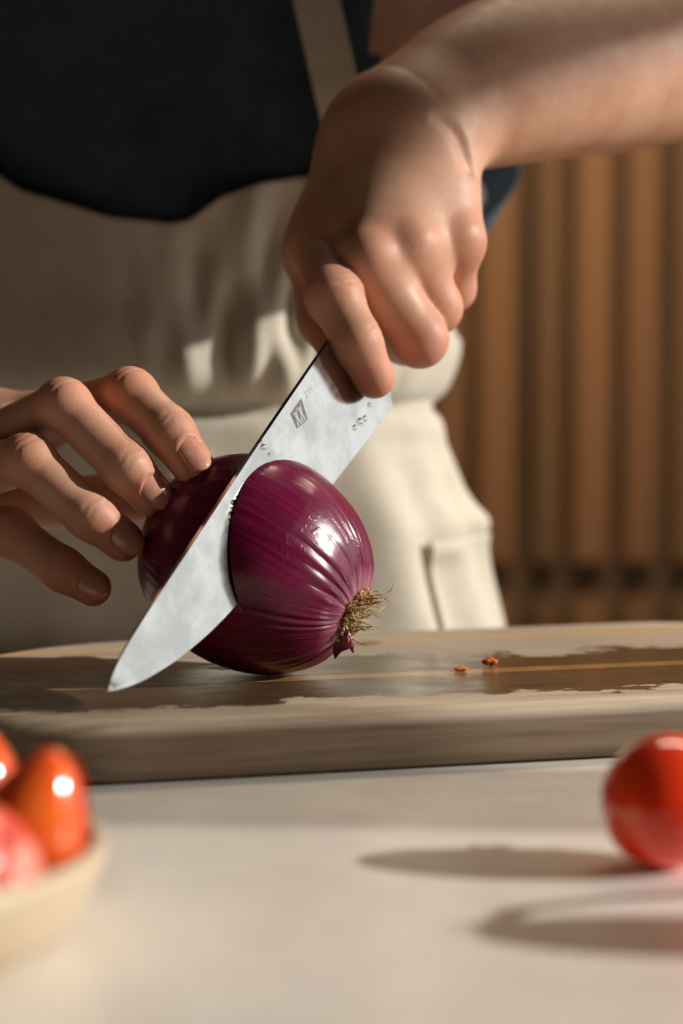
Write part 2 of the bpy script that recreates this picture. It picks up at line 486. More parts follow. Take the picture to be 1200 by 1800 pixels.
# root plate: a ragged pad, its wiry roots and torn skin under it
RC = OC + AX * (OLEN * 0.935)
m = Mat('root_fibre', srgb(170,140,96), 0.8)
m.set(Base_Color=m.ramp(m.noise(420, 3), [(0.3, srgb(112,88,54)), (0.5, srgb(186,156,110)), (0.72, srgb(222,200,158))])); M['root'] = m.m
pv, pf = [], []
for i in range(9):
    t = i / 8
    for k in range(36):
        a = 2 * math.pi * k / 36
        rad = 0.0082 * math.cos(t * math.pi / 2) ** 0.55 * (1 + 0.10 * math.sin(5 * a + 1) + 0.10 * random.uniform(-1, 1))
        pv.append(RC + AX * (-0.003 + t * 0.0058 + random.uniform(-0.0005, 0.0005)) + (ou * math.cos(a) + ow * math.sin(a)) * rad)
for i in range(8):
    for k in range(36):
        pf.append((i*36+k, i*36+(k+1)%36, (i+1)*36+(k+1)%36, (i+1)*36+k))
adopt(link('root_plate', mesh_from('root_plate', pv, pf), M['root'], None, True), onion)
rv, rf = [], []
for i in range(420):
    a = random.uniform(0, 2*math.pi); q = math.sqrt(random.random()) * 0.0086
    p = RC + AX * 0.0006 + (ou * math.cos(a) + ow * math.sin(a)) * q
    d = (AX + (ou * math.cos(a) + ow * math.sin(a)) * random.uniform(0.1, 1.5) * (q / 0.0086) + Vector((random.uniform(-.7,.7), random.uniform(-.7,.7), random.uniform(-.5,.7)))).normalized()
    ln = random.uniform(0.002, 0.0052) if i > 34 else random.uniform(0.007, 0.0135)
    if i <= 34: d = (d * 0.35 + Vector((0.95, -0.1, 0.22)) + Vector((random.uniform(-.35,.35), random.uniform(-.4,.4), random.uniform(-.4,.35)))).normalized()
    bend = Vector((random.uniform(-1,1), random.uniform(-1,1), random.uniform(-1,1))) * ln * 0.35
    r0 = random.uniform(0.00020, 0.00040) if i <= 34 else random.uniform(0.00025, 0.00065)
    pts = [p + d * ln * t + bend * math.sin(t * math.pi) * (1 if i % 2 else t) for t in (0, .25, .5, .75, 1)]
    tube(rv, rf, pts, [r0, r0, r0*.9, r0*.75, r0*.4], 5)
o = adopt(link('roots', mesh_from('roots', rv, rf), M['root'], None, True), onion); o['kind'] = 'stuff'; o['label'] = 'wiry dry tan roots'
m = Mat('torn_skin', srgb(112,26,44), 0.4, Transmission_Weight=0.0)
m.set(Base_Color=m.ramp(m.noise(200, 4), [(0.3, srgb(88,14,34)), (0.7, srgb(134,40,58))])); M['torn'] = m.m
def flap(poly_px, dY, curl):
    """torn papery skin that peels off beside the root; thin but solid"""
    c = [at(x, y, OC.y - 0.016 + dY) for x, y in poly_px]
    cen = sum(c, Vector()) / len(c)
    bm = bmesh.new()
    vs = [bm.verts.new(p) for p in c]
    f = bm.faces.new(vs)
    bmesh.ops.triangulate(bm, faces=[f]); bmesh.ops.subdivide_edges(bm, edges=list(bm.edges), cuts=3, use_grid_fill=True)
    for v in bm.verts:
        dx = (v.co - cen); v.co.y += curl * (dx.length / 0.006) ** 2 * 0.001
    bmesh.ops.recalc_face_normals(bm, faces=bm.faces)
    bmesh.ops.solidify(bm, geom=list(bm.faces), thickness=0.0003)
    adopt(link('skin_flap', bm_mesh('skin_flap', bm), M['torn'], None, True), onion)
flap([(583,1090),(600,1088),(618,1118),(622,1136),(621,1150),(614,1140),(600,1146),(588,1160),(585,1148)], 0.000, 1.2)
flap([(578,1092),(590,1089),(612,1112),(612,1120),(598,1112)], -0.002, -1.5)

def top_flake(px, py, w_, h_, tilt):
    c_ = at(px, py, OC.y - 0.004)
    d = (c_ - OC).normalized(); c_ = OC + d * ((c_ - OC).length)
    u_ = AX - d * AX.dot(d); u_.normalize(); v_ = d.cross(u_)
    pts = [(-1,-.4),(-.4,-.9),(.3,-.6),(1,-.7),(.8,.2),(.2,.6),(-.5,.4)]
    bm = bmesh.new()
    f = bm.faces.new([bm.verts.new(c_ + u_ * a * w_ + v_ * b * h_ + d * (tilt * (abs(a) ** 2) * w_)) for a, b in pts])
    bmesh.ops.triangulate(bm, faces=[f]); bmesh.ops.recalc_face_normals(bm, faces=bm.faces)
    bmesh.ops.solidify(bm, geom=list(bm.faces), thickness=0.00025)
    adopt(link('skin_flap', bm_mesh('skin_flap', bm), M['torn'], None, True), onion)
for a_ in ((498,842,.0014,.0010,.5),(512,838,.0022,.0014,.35),(528,838,.0018,.0012,.5),(541,842,.0012,.0009,.6)): top_flake(*a_)

# ------------------------------------------------------------------ the knife
spine_px = [(187,1216),(196,1186),(207,1160),(222,1134),(240,1104),(285,1033),(377,893),(455,775),(560,622),(648,490)]
edge_px = [(187,1216),(215,1211),(249,1199),(308,1163),(363,1118),(402,1079),(450,1022),(520,932),(592,842),(690,715)]
def resample(pts, n):
    pts = [Vector(p) for p in pts]
    L = [0.0]
    for a, b in zip(pts, pts[1:]): L.append(L[-1] + (b - a).length)
    out = []
    for i in range(n):
        s = L[-1] * (i / (n - 1)) ** 1.15
        k = max(j for j in range(len(L) - 1) if L[j] <= s + 1e-12)
        t = (s - L[k]) / (L[k+1] - L[k]); out.append(pts[k].lerp(pts[k+1], min(1, t)))
    return out
NB, NR = 70, 9
def smooth_line(l, it=6):
    for _ in range(it):
        l = [l[0]] + [l[i] * 0.5 + (l[i-1] + l[i+1]) * 0.25 for i in range(1, len(l)-1)] + [l[-1]]
    return l
SP = smooth_line(resample([kp(*p) for p in spine_px], NB)); ED = smooth_line(resample([kp(*p) for p in edge_px], NB))
def half_thick(i, j):
    f = j / NR
    along = min(1.0, 0.25 + i / 30)
    return max(0.00006, 0.00105 * along * (1 - f) ** 0.85)
kv, kf = [], []
for side in (1, -1):
    for i in range(NB):
        for j in range(NR + 1):
            kv.append(SP[i].lerp(ED[i], j / NR) + KN * side * half_thick(i, j))
st = NR + 1; off = NB * st
for i in range(NB - 1):
    for j in range(NR):
        a = i*st + j
        kf.append((a, a+1, a+st+1, a+st)); kf.append((off+a, off+a+st, off+a+st+1, off+a+1))
    for j in (0, NR):
        a = i*st + j
        kf.append((a, a+st, off+a+st, off+a))
for j in range(NR):
    a = (NB-1)*st + j; kf.append((a, a+1, off+a+1, off+a))
bm = bmesh.new()
vv = [bm.verts.new(p) for p in kv]
for f in kf: bm.faces.new([vv[i] for i in f])
bmesh.ops.remove_doubles(bm, verts=list(bm.verts), dist=0.00002)
for f in bm.faces: f.smooth = True
for e in bm.edges:
    if len(e.link_faces) == 2 and e.calc_face_angle(0) > 0.7: e.smooth = False
m = Mat('blade_steel', srgb(228,228,224), 0.13, Metallic=1.0)
ang = math.atan2(KS.z, KS.x)
cc = m.coords((1,1,1))
st1 = m.node('ShaderNodeVectorMath', operation='DOT_PRODUCT'); m.L.new(cc, st1.inputs[0]); st1.inputs[1].default_value = tuple(KE)
st2 = m.node('ShaderNodeVectorMath', operation='DOT_PRODUCT'); m.L.new(cc, st2.inputs[0]); st2.inputs[1].default_value = tuple(KS)
cx = m.node('ShaderNodeCombineXYZ'); m.L.new(m.math('MULTIPLY', st1.outputs['Value'], 900), cx.inputs[0]); m.L.new(m.math('MULTIPLY', st2.outputs['Value'], 25), cx.inputs[1])
br = m.noise(1.0, 4, 0.6, vec=cx.outputs[0])
smear = m.noise(55, 4, 0.6, vec=m.coords((1,1,1)))
m.set(Roughness=m.ramp(m.math('ADD', m.math('MULTIPLY', br, 0.35), m.math('MULTIPLY', smear, 0.65)), [(0.35, 0.10), (0.65, 0.16)]))
m.set(Base_Color=m.ramp(smear, [(0.4, srgb(182,182,178)), (0.6, srgb(204,204,199))]))
m.bump(br, 0.04, 0.0003)
M['steel'] = m.m
knife = empty('chef_knife', ED[NB//2] * 1.0)
tag(knife, 'steel chef knife with wide shiny blade slicing into the onion', 'knife')
adopt(link('blade', bm_mesh('blade', bm), M['steel']), knife)
# handle, lofted along the spine line: bolster first, black grip with rivets behind it
m = Mat('black_grip', srgb(22,21,22), 0.35); m.bump(m.noise(300, 3), 0.08, 0.0003); M['grip'] = m.m
HB = SP[-1] + KE * 0.0125 - KS * 0.004
def loft(name, rows, mat):
    verts, faces = [], []
    n = 28
    for s, he, hn, shift in rows:
        for k in range(n):
            a = 2 * math.pi * k / n
            ce, cn = math.cos(a), math.sin(a)
            pe = math.copysign(abs(ce) ** 0.6, ce) * he; pn = math.copysign(abs(cn) ** 0.6, cn) * hn
            verts.append(HB + KS * s + KE * (pe + shift) + KN * pn)
    for i in range(len(rows) - 1):
        for k in range(n): faces.append((i*n+k, i*n+(k+1)%n, (i+1)*n+(k+1)%n, (i+1)*n+k))
    faces.append(tuple(range(n))[::-1]); faces.append(tuple(range((len(rows)-1)*n, len(rows)*n)))
    bm = bmesh.new(); vs = [bm.verts.new(p) for p in verts]
    for f in faces: bm.faces.new([vs[i] for i in f])
    for f in bm.faces: f.smooth = len(f.verts) == 4
    return adopt(link(name, bm_mesh(name, bm), mat), knife)
loft('bolster', [(-0.003, 0.0150, 0.0012, 0.003), (0.001, 0.0135, 0.0045, 0.001), (0.006, 0.0125, 0.0085, 0), (0.012, 0.012, 0.0092, 0)], M['steel'])
grip = loft('handle', [(0.0122, 0.012, 0.0092, 0), (0.03, 0.0125, 0.0098, 0.0005), (0.055, 0.0130, 0.0100, 0.001), (0.072, 0.0120, 0.0096, 0.0005), (0.084, 0.0125, 0.0095, 0.0005), (0.088, 0.0125, 0.0090, 0.000), (0.091, 0.0105, 0.0078, 0.000)], M['grip'])
for s in (0.026, 0.050, 0.076):
    verts, faces = [], []
    c = HB + KS * s
    tube(verts, faces, [c - KN * 0.0101, c - KN * 0.0099, c + KN * 0.0099, c + KN * 0.0101], [0.0026, 0.0031, 0.0031, 0.0026], 20)
    r_ = link('rivet', mesh_from('rivet', verts, faces), M['steel']); r_.parent = grip; r_.matrix_parent_inverse = Matrix.Identity(4)
# etched emblem with the two little figures, and the faint letters above it
m = Mat('etched_grey', srgb(90,90,88), 0.7); m.set(Base_Color=m.ramp(m.noise(500, 2), [(0.4, srgb(84,84,82)), (0.6, srgb(104,104,102))])); M['etch'] = m.m
m = Mat('etched_pale', srgb(170,170,166), 0.6); m.bump(m.noise(400, 2), 0.05, 0.0002); M['etch2'] = m.m
def face_pt(px, py, lift):
    p = kp(px, py)
    best = min(range(NB), key=lambda i: abs((SP[i] - p).dot(KS)))
    f = max(0.0, min(1.0, (p - SP[best]).dot(KE) / max(1e-6, (ED[best] - SP[best]).dot(KE))))
    return p + KN * (half_thick(best, f * NR) + lift)
E = [(507,728),(526,701),(538,738),(519,754)]            # bottom-left, top-left ... of the square seen askew
def emb(u, v, lift):
    x = (1-u)*(1-v)*E[0][0] + (1-u)*v*E[1][0] + u*v*E[2][0] + u*(1-v)*E[3][0]
    y = (1-u)*(1-v)*E[0][1] + (1-u)*v*E[1][1] + u*v*E[2][1] + u*(1-v)*E[3][1]
    return face_pt(x, y, lift)
def plate(polys, lift, name, mat, parent):
    bm = bmesh.new()
    for poly in polys:
        f = bm.faces.new([bm.verts.new(emb(u, v, lift)) for u, v in poly])
        r = bmesh.ops.extrude_face_region(bm, geom=[f])
        for v in r['geom']:
            if isinstance(v, bmesh.types.BMVert): v.co -= KN * 0.00012
    o = link(name, bm_mesh(name, bm), mat)
    return adopt(o, knife) if parent is None else o
plate([[(0,0),(1,0),(1,1),(0,1)]], 0.00008, 'emblem', M['etch'], None)['label'] = 'small grey square emblem etched on the blade'
fig = []
for cxx in (0.30, 0.68):                                 # two figures: head, trunk, arms up, legs
    fig.append([(0.20, cxx-0.07),(0.34, cxx-0.07),(0.34, cxx+0.07),(0.20, cxx+0.07)])
    fig.append([(0.36, cxx-0.09),(0.66, cxx-0.07),(0.66, cxx+0.07),(0.36, cxx+0.09)])
    fig.append([(0.66, cxx-0.14),(0.95, cxx-0.17),(0.95, cxx-0.07),(0.66, cxx-0.02)])
    fig.append([(0.66, cxx+0.02),(0.95, cxx+0.07),(0.95, cxx+0.17),(0.66, cxx+0.12)])
    fig.append([(0.10, cxx-0.18),(0.40, cxx-0.10),(0.46, cxx-0.06),(0.12, cxx-0.12)])
    fig.append([(0.40, cxx+0.10),(0.10, cxx+0.18),(0.12, cxx+0.12),(0.46, cxx+0.06)])
plate(fig, 0.00014, 'emblem_figures', M['etch2'], None)
fc = bpy.data.curves.new('lettering', 'FONT'); fc.body = 'ZW'; fc.size = 0.0036; fc.extrude = 0.00004
fo = bpy.data.objects.new('lettering_tmp', fc); COL.objects.link(fo)
bpy.context.view_layer.update()
lme = bpy.data.meshes.new_from_object(fo.evaluated_get(bpy.context.evaluated_depsgraph_get()))
bpy.data.objects.remove(fo, do_unlink=True)
yv = -KE; xv = yv.cross(KN)
base = face_pt(536, 702, 0.00006)
T = Matrix((xv, yv, KN)).transposed().to_4x4(); T.translation = base
lme.transform(T); lme.materials.clear()
adopt(link('lettering', lme, M['etch2']), knife)
m = Mat('water', (1,1,1,1), 0.03, Transmission_Weight=1.0, IOR=1.33); m.bump(m.noise(300, 2), 0.02, 0.0002); M['water'] = m.m
for px, py, r in ((459,787,.0012),(631,741,.0014),(622,752,.0011),(640,736,.0012),(648,712,.0009),(470,800,.0006),(455,778,.0006)):
    bm = bmesh.new(); bmesh.ops.create_icosphere(bm, subdivisions=3, radius=r)
    for f in bm.faces: f.smooth = True
    me = bm_mesh('water_drop', bm)
    T = Matrix((KS, KE, KN)).transposed().to_4x4(); S = Matrix.Diagonal((1.25, 0.9, 0.5, 1)); 
    me.transform(Matrix.Translation(face_pt(px, py, 0.0002)) @ T @ S)
    adopt(link('water_drop', me, M['water']), knife)

# ------------------------------------------------------------------ tomatoes and dish
for px, py, r in ((409,884,.0011),(406,894,.0007),(404,903,.0009),(402,914,.0006),(402,926,.0005),(415,874,.0006),(424,866,.0005)):
    bm = bmesh.new(); bmesh.ops.create_icosphere(bm, subdivisions=3, radius=r)
    for f in bm.faces: f.smooth = True
    me = bm_mesh('juice_drop', bm); me.transform(Matrix.Translation(face_pt(px, py, 0.0004)))
    adopt(link('juice_drop', me, M['water']), onion)
m = Mat('tomato_skin', srgb(206,34,18), 0.13, Subsurface_Weight=0.5, Subsurface_Scale=0.008, Coat_Weight=0.5, Coat_Roughness=0.06)
m.p.inputs['Subsurface Radius'].default_value = (1.0, 0.25, 0.1)
m.set(Base_Color=m.ramp(m.noise(35, 3), [(0.3, srgb(222,40,16)), (0.7, srgb(238,74,28))]))
m.bump(m.noise(500, 2), 0.03, 0.0002); M['tomato'] = m.m
m = Mat('tomato_orange', srgb(232,84,34), 0.14, Subsurface_Weight=0.3, Subsurface_Scale=0.006, Coat_Weight=0.5, Coat_Roughness=0.06)
m.p.inputs['Subsurface Radius'].default_value = (1.0, 0.3, 0.1)
m.set(Base_Color=m.ramp(m.noise(45, 3), [(0.3, srgb(236,72,30)), (0.7, srgb(246,122,46))]))
m.bump(m.noise(500, 2), 0.03, 0.0002); M['tomato2'] = m.m
m = Mat('tomato_flesh', srgb(226,92,74), 0.3, Subsurface_Weight=0.3, Subsurface_Scale=0.005, Coat_Weight=0.5, Coat_Roughness=0.12)
m.set(Base_Color=m.ramp(m.noise(110, 3), [(0.35, srgb(214,60,44)), (0.6, srgb(236,128,104)), (0.75, srgb(240,190,150))]))
m.bump(m.noise(180, 3), 0.5, 0.001); M['tflesh'] = m.m
m = Mat('tomato_stem', srgb(70,92,40), 0.6); m.set(Base_Color=m.ramp(m.noise(150, 3), [(0.3, srgb(56,76,30)), (0.7, srgb(92,112,54))])); M['stem'] = m.m

def tomato_mesh(rx, rz, lobes=5, amp=0.03, point=0.0, n=40, nt=56, dimple=0.14):
    verts, faces = [], []
    for i in range(n + 1):
        ph = math.pi * i / n
        for k in range(nt):
            th = 2 * math.pi * k / nt
            s = math.sin(ph)
            r = rx * s * (1 + amp * math.cos(lobes * th) * math.cos(ph) ** 2) * (1 - point * math.cos(ph))
            z = rz * math.cos(ph)
            z -= rz * dimple * math.exp(-(ph / 0.34) ** 2)                  # dimple at the stem
            verts.append((r * math.cos(th), r * math.sin(th), z))
    for i in range(n):
        for k in range(nt):
            faces.append((i*nt+k, (i+1)*nt+k, (i+1)*nt+(k+1)%nt, i*nt+(k+1)%nt))
    bm = bmesh.new(); vs = [bm.verts.new(v) for v in verts]
    for f in faces: bm.faces.new([vs[i] for i in f])
    bmesh.ops.remove_doubles(bm, verts=list(bm.verts), dist=1e-5)
    for f in bm.faces: f.smooth = True
    return bm
def calyx(parent, z, scale=1.0):
    verts, faces = [], []
    for k in range(5):
        a = 2 * math.pi * k / 5 + 0.3
        d = Vector((math.cos(a), math.sin(a), 0)); p = Vector((-d.y, d.x, 0))
        rows = []
        for t, w, h in ((0, .0012, 0), (.3, .0018, .0012), (.6, .0013, .0010), (.85, .0007, .0022), (1, .0001, .0035)):
            c = d * (0.011 * t * scale) + Vector((0, 0, z + h * scale))
            rows.append((c - p * w, c + p * w, c + Vector((0, 0, 0.0006))))
        b = len(verts)
        for r in rows: verts.extend(r)
        for i in range(4):
            q = b + i*3
            faces += [(q, q+2, q+5, q+3), (q+2, q+1, q+4, q+5), (q+1, q, q+3, q+4)]
    o = link('calyx', mesh_from('calyx', verts, faces), M['stem'], parent, True)
    v2, f2 = [], []
    tube(v2, f2, [Vector((0,0,z)), Vector((.0012,0,z+.004)), Vector((.004,.001,z+.008))], [.0014,.0011,.0013], 8)
    link('stalk', mesh_from('stalk', v2, f2), M['stem'], parent, True)
def whole_tomato(loc, rx, rz, rot, label, lobes=5):
    root = empty('tomato', loc)
    tag(root, label, 'tomato')
    bm = tomato_mesh(rx, rz, lobes)
    o = link('fruit', bm_mesh('fruit', bm), M['tomato'], root)
    inner_rot = rot
    o.rotation_euler = inner_rot
    calyx(o, rz * 0.86)
    bpy.context.view_layer.update()
    zmin = min((o.matrix_world @ v.co).z for v in o.data.vertices)
    o.location.z += (CZ + 0.0001) - zmin
    return root
tl = at(1172, 1410, 0.576)
whole_tomato((tl.x, tl.y, CZ), 0.0178, 0.0200, (math.radians(-35), math.radians(62), 0.4), 'whole glossy red tomato on the counter at the right edge')
t2 = whole_tomato((0.125, 0.500, CZ), 0.0190, 0.0200, (math.radians(-12), math.radians(6), 0.2), 'second red tomato with a vine stalk, beside the one in view')
# a piece of vine that lies between the two tomatoes
vv_, vf_ = [], []
tube(vv_, vf_, [(-.006,.000,.037),(-.010,.012,.034),(-.0135,.024,.030),(-.013,.036,.020),(-.010,.048,.004)], [.0016,.0018,.002,.0018,.0016], 8)
link('vine', mesh_from('vine', vv_, vf_), M['stem'], t2, True)

# the dish
m = Mat('dish_glaze', srgb(222,202,170), 0.35); m.set(Base_Color=m.ramp(m.noise(40, 4), [(0.3, srgb(192,174,146)), (0.7, srgb(208,190,164))]))
m.bump(m.noise(160, 3), 0.06, 0.0004); M['dish'] = m.m
DC = Vector((-0.131, 0.497, CZ)); DR = 0.076
prof = [(0.0, 0.0008), (0.050, 0.0008), (0.056, 0.0), (0.061, 0.0008), (0.067, 0.0045), (0.0715, 0.0110), (0.0745, 0.0180), (0.0756, 0.0215), (0.0750, 0.0234), (0.0733, 0.0240), (0.0714, 0.0232), (0.0695, 0.0195), (0.0650, 0.0110), (0.058, 0.0064), (0.045, 0.0050), (0.0, 0.0046)]
verts, faces = [], []
ns = 96
for r, z in prof:
    for k in range(ns):
        a = 2 * math.pi * k / ns
        verts.append((max(r, 1e-5) * math.cos(a), max(r, 1e-5) * math.sin(a), z))
for i in range(len(prof) - 1):
    for k in range(ns): faces.append((i*ns+k, i*ns+(k+1)%ns, (i+1)*ns+(k+1)%ns, (i+1)*ns+k))
bm = bmesh.new(); vs = [bm.verts.new(v) for v in verts]
for f in faces: bm.faces.new([vs[i] for i in f])
bmesh.ops.remove_doubles(bm, verts=list(bm.verts), dist=1e-4)
for f in bm.faces: f.smooth = True
dish = link('dish', bm_mesh('dish', bm), M['dish']); dish.location = DC
tag(dish, 'shallow cream ceramic dish holding cut tomatoes', 'dish')
def cut_tomato(name, loc, rx, rz, rot, label, mat, offset=0.0, point=0.0):
    """a tomato cut lengthways; the cut face shows seeds chambers"""
    root = empty(name, loc); tag(root, label, 'tomato', 'cut tomatoes in the dish')
    bm = tomato_mesh(rx, rz, 5, 0.0, point, dimple=0.0)
    r = bmesh.ops.bisect_plane(bm, geom=list(bm.verts) + list(bm.edges) + list(bm.faces), dist=1e-6, plane_co=(0, offset, 0), plane_no=(0, 1, 0), clear_outer=True)
    bmesh.ops.edgeloop_fill(bm, edges=[e for e in r['geom_cut'] if isinstance(e, bmesh.types.BMEdge)])
    o = link('skin', bm_mesh('skin', bm), mat, root); o.rotation_euler = rot
    v2, f2 = [], []                                   # moist cut face, a shallow lens on the plane
    for i in range(9):
        q = i / 8
        for k in range(40):
            a = 2 * math.pi * k / 40
            bumpy = 0.0010 * math.sin(3 * a) * math.sin(q * math.pi) + 0.0006 * math.cos(7 * a + 5 * q) * math.sin(q * math.pi)
            v2.append((rx * 0.93 * q * math.cos(a) * (1 - point * math.sin(a) * q), offset + 0.0004 + max(0, 0.0009 + bumpy) * (1 - q * q), rz * 0.90 * q * math.sin(a)))
    for i in range(8):
        for k in range(40): f2.append((i*40+k, i*40+(k+1)%40, (i+1)*40+(k+1)%40, (i+1)*40+k))
    f2.append(tuple(range(40)))
    link('cut_face', mesh_from('cut_face', v2, f2), M['tflesh'], o, True)
    bpy.context.view_layer.update()
    return root
p = at(62, 1430, 0.492)
cut_tomato('tomato_half', p, 0.0122, 0.0158, (math.radians(-8), math.radians(16), math.radians(-28)), 'orange-red tomato half standing upright by the rim of the dish', M['tomato2'], 0.006, 0.36)
p = at(-6, 1520, 0.470)
cut_tomato('tomato_half', p, 0.0115, 0.0140, (math.radians(30), math.radians(0), math.radians(-126)), 'wet cut tomato half at the front of the dish, cut face up', M['tomato2'], 0.002)
p = at(-62, 1365, 0.525)
cut_tomato('tomato_half', p, 0.0130, 0.0170, (math.radians(5), math.radians(-16), math.radians(-20)), 'red tomato half at the very left edge behind the others', M['tomato2'], 0.004, 0.2)
p = at(-130, 1500, 0.49)
cut_tomato('tomato_half', p, 0.0125, 0.0160, (math.radians(30), math.radians(40), math.radians(100)), 'red tomato half in the middle of the dish', M['tomato'], 0.002)

# carrot crumbs left on the board
m = Mat('carrot', srgb(226,120,36), 0.5); m.bump(m.noise(300, 3), 0.3, 0.0005); M['carrot'] = m.m
for px, py, r, sq, lab in ((861,1171,.0021,0.75,'larger orange carrot crumb on the board right of the onion'), (810,1180,.0019,0.4,'flat orange carrot crumb on the board nearer the onion')):
    rr = ray(px, py); p = CAM + rr * (-CAM.z / rr.z)
    bm = bmesh.new(); bmesh.ops.create_icosphere(bm, subdivisions=3, radius=r)
    for v in bm.verts:
        c = v.co; k = 1 + 0.22 * math.sin(c.x * 2600 + 1) * math.cos(c.y * 2100) + 0.12 * math.sin(c.z * 4000)
        v.co = Vector((c.x * 1.35 * k, c.y * k, c.z * sq * k))
    zm = min(v.co.z for v in bm.verts)
    for f in bm.faces: f.smooth = True
    o = link('carrot_crumb', bm_mesh('carrot_crumb', bm), M['carrot']); o.location = (p.x, p.y, -zm)
    tag(o, lab, 'crumb', 'carrot crumbs on the board')

# ------------------------------------------------------------------ the person: one smooth surface grown from a distance field
def A3(v): return np.array(v, dtype=np.float64)
def smin(a, b, k):
    h = np.clip(0.5 + 0.5 * (b - a) / k, 0, 1)
    return b * (1 - h) + a * h - k * h * (1 - h)
def rcone(P, a, b, ra, rb):
    a, b = A3(a), A3(b); ab = b - a
    t = np.clip(((P - a) @ ab) / (ab @ ab), 0, 1)
    return np.linalg.norm(P - a - t[:, None] * ab, axis=1) - (ra + (rb - ra) * t)
def ball(P, c, r): return np.linalg.norm(P - A3(c), axis=1) - r
def ellips(P, c, r):
    q = (P - A3(c)) / A3(r)
    k0 = np.linalg.norm(q, axis=1); k1 = np.linalg.norm(q / A3(r), axis=1) + 1e-9
    return k0 * (k0 - 1) / k1

def surface_net(f, lo, hi, h, B=10):
    lo, hi = A3(lo), A3(hi)
    n = np.ceil((hi - lo) / h / B).astype(int) * B
    nb = n // B
    gx, gy, gz = np.meshgrid(*[np.arange(k) for k in nb], indexing='ij')
    bi = np.stack([gx.ravel(), gy.ravel(), gz.ravel()], 1)
    cen = lo + (bi * B + (B - 1) / 2) * h
    fc_ = f(cen)
    F = np.empty(n, np.float32)
    F6 = F.reshape(nb[0], B, nb[1], B, nb[2], B)
    F6[:] = np.sign(fc_).reshape(nb[0], 1, nb[1], 1, nb[2], 1)
    act = bi[np.abs(fc_) < h * B * 0.88 * 1.25 + 0.002]
    loc = np.stack(np.meshgrid(*[np.arange(B)] * 3, indexing='ij'), -1).reshape(-1, 3)
    for s in range(0, len(act), 400):
        blk = act[s:s+400]
        P = (lo + (blk[:, None] * B + loc[None]) * h).reshape(-1, 3)
        v = f(P).reshape(-1, B, B, B)
        F6[blk[:, 0], :, blk[:, 1], :, blk[:, 2], :] = v
    ins = F < 0
    cnt = np.zeros(n - 1, np.uint8)
    for dx in (0, 1):
        for dy in (0, 1):
            for dz_ in (0, 1):
                cnt += ins[dx:n[0]-1+dx, dy:n[1]-1+dy, dz_:n[2]-1+dz_]
    cells = np.argwhere((cnt > 0) & (cnt < 8))
    vid = np.full(n - 1, -1, np.int32); vid[cells[:, 0], cells[:, 1], cells[:, 2]] = np.arange(len(cells))
    acc = np.zeros((len(cells), 3)); num = np.zeros(len(cells))
    C8 = [(i, j, k) for i in (0, 1) for j in (0, 1) for k in (0, 1)]
    for a in C8:
        for ax in range(3):
            if a[ax]: continue
            b = list(a); b[ax] = 1
            fa = F[cells[:, 0]+a[0], cells[:, 1]+a[1], cells[:, 2]+a[2]]; fb = F[cells[:, 0]+b[0], cells[:, 1]+b[1], cells[:, 2]+b[2]]
            m_ = (fa < 0) != (fb < 0)
            t = np.where(m_, fa / np.where(m_, fa - fb, 1), 0)
            p = np.repeat(A3(a)[None], len(cells), 0); p[:, ax] = t
            acc += p * m_[:, None]; num += m_
    V = lo + (cells + acc / num[:, None]) * h
    quads = []
    for ax in range(3):
        u, w = [i for i in range(3) if i != ax]
        sl0 = [slice(None)] * 3; sl1 = [slice(None)] * 3
        sl0[ax] = slice(0, n[ax]-1); sl1[ax] = slice(1, n[ax])
        e = np.argwhere(ins[tuple(sl0)] != ins[tuple(sl1)])
        e = e[(e[:, u] > 0) & (e[:, w] > 0) & (e[:, u] < n[u]-1) & (e[:, w] < n[w]-1)]
        q = []
        for du, dw in ((-1, -1), (0, -1), (0, 0), (-1, 0)):
            c = e.copy(); c[:, u] += du; c[:, w] += dw
            q.append(vid[c[:, 0], c[:, 1], c[:, 2]])
        q = np.stack(q, 1)
        flip = ins[e[:, 0], e[:, 1], e[:, 2]]
        if ax == 1: flip = ~flip
        q[~flip] = q[~flip][:, ::-1]
        quads.append(q)
    Q = np.concatenate(quads); Q = Q[(Q >= 0).all(1)]
    return V, Q

# ---- torso: half widths and depths by height (fits the silhouette)
TCX, TCY = -0.085, 1.12
_tz = [-0.50, -0.20, -0.10, -0.0166, 0.0127, 0.0375, 0.0536, 0.077, 0.100, 0.1326, 0.191, 0.2145, 0.30, 0.36, 0.42]
_ta = [0.175, 0.172, 0.164, 0.151, 0.143, 0.139, 0.131, 0.124, 0.123, 0.127, 0.158, 0.172, 0.172, 0.162, 0.140]
_tb = [0.100, 0.108, 0.106, 0.100, 0.098, 0.096, 0.095, 0.094, 0.094, 0.096, 0.100, 0.102, 0.104, 0.098, 0.075]
def ta(z): return np.interp(z, _tz, _ta)
def tb(z): return np.interp(z, _tz, _tb)

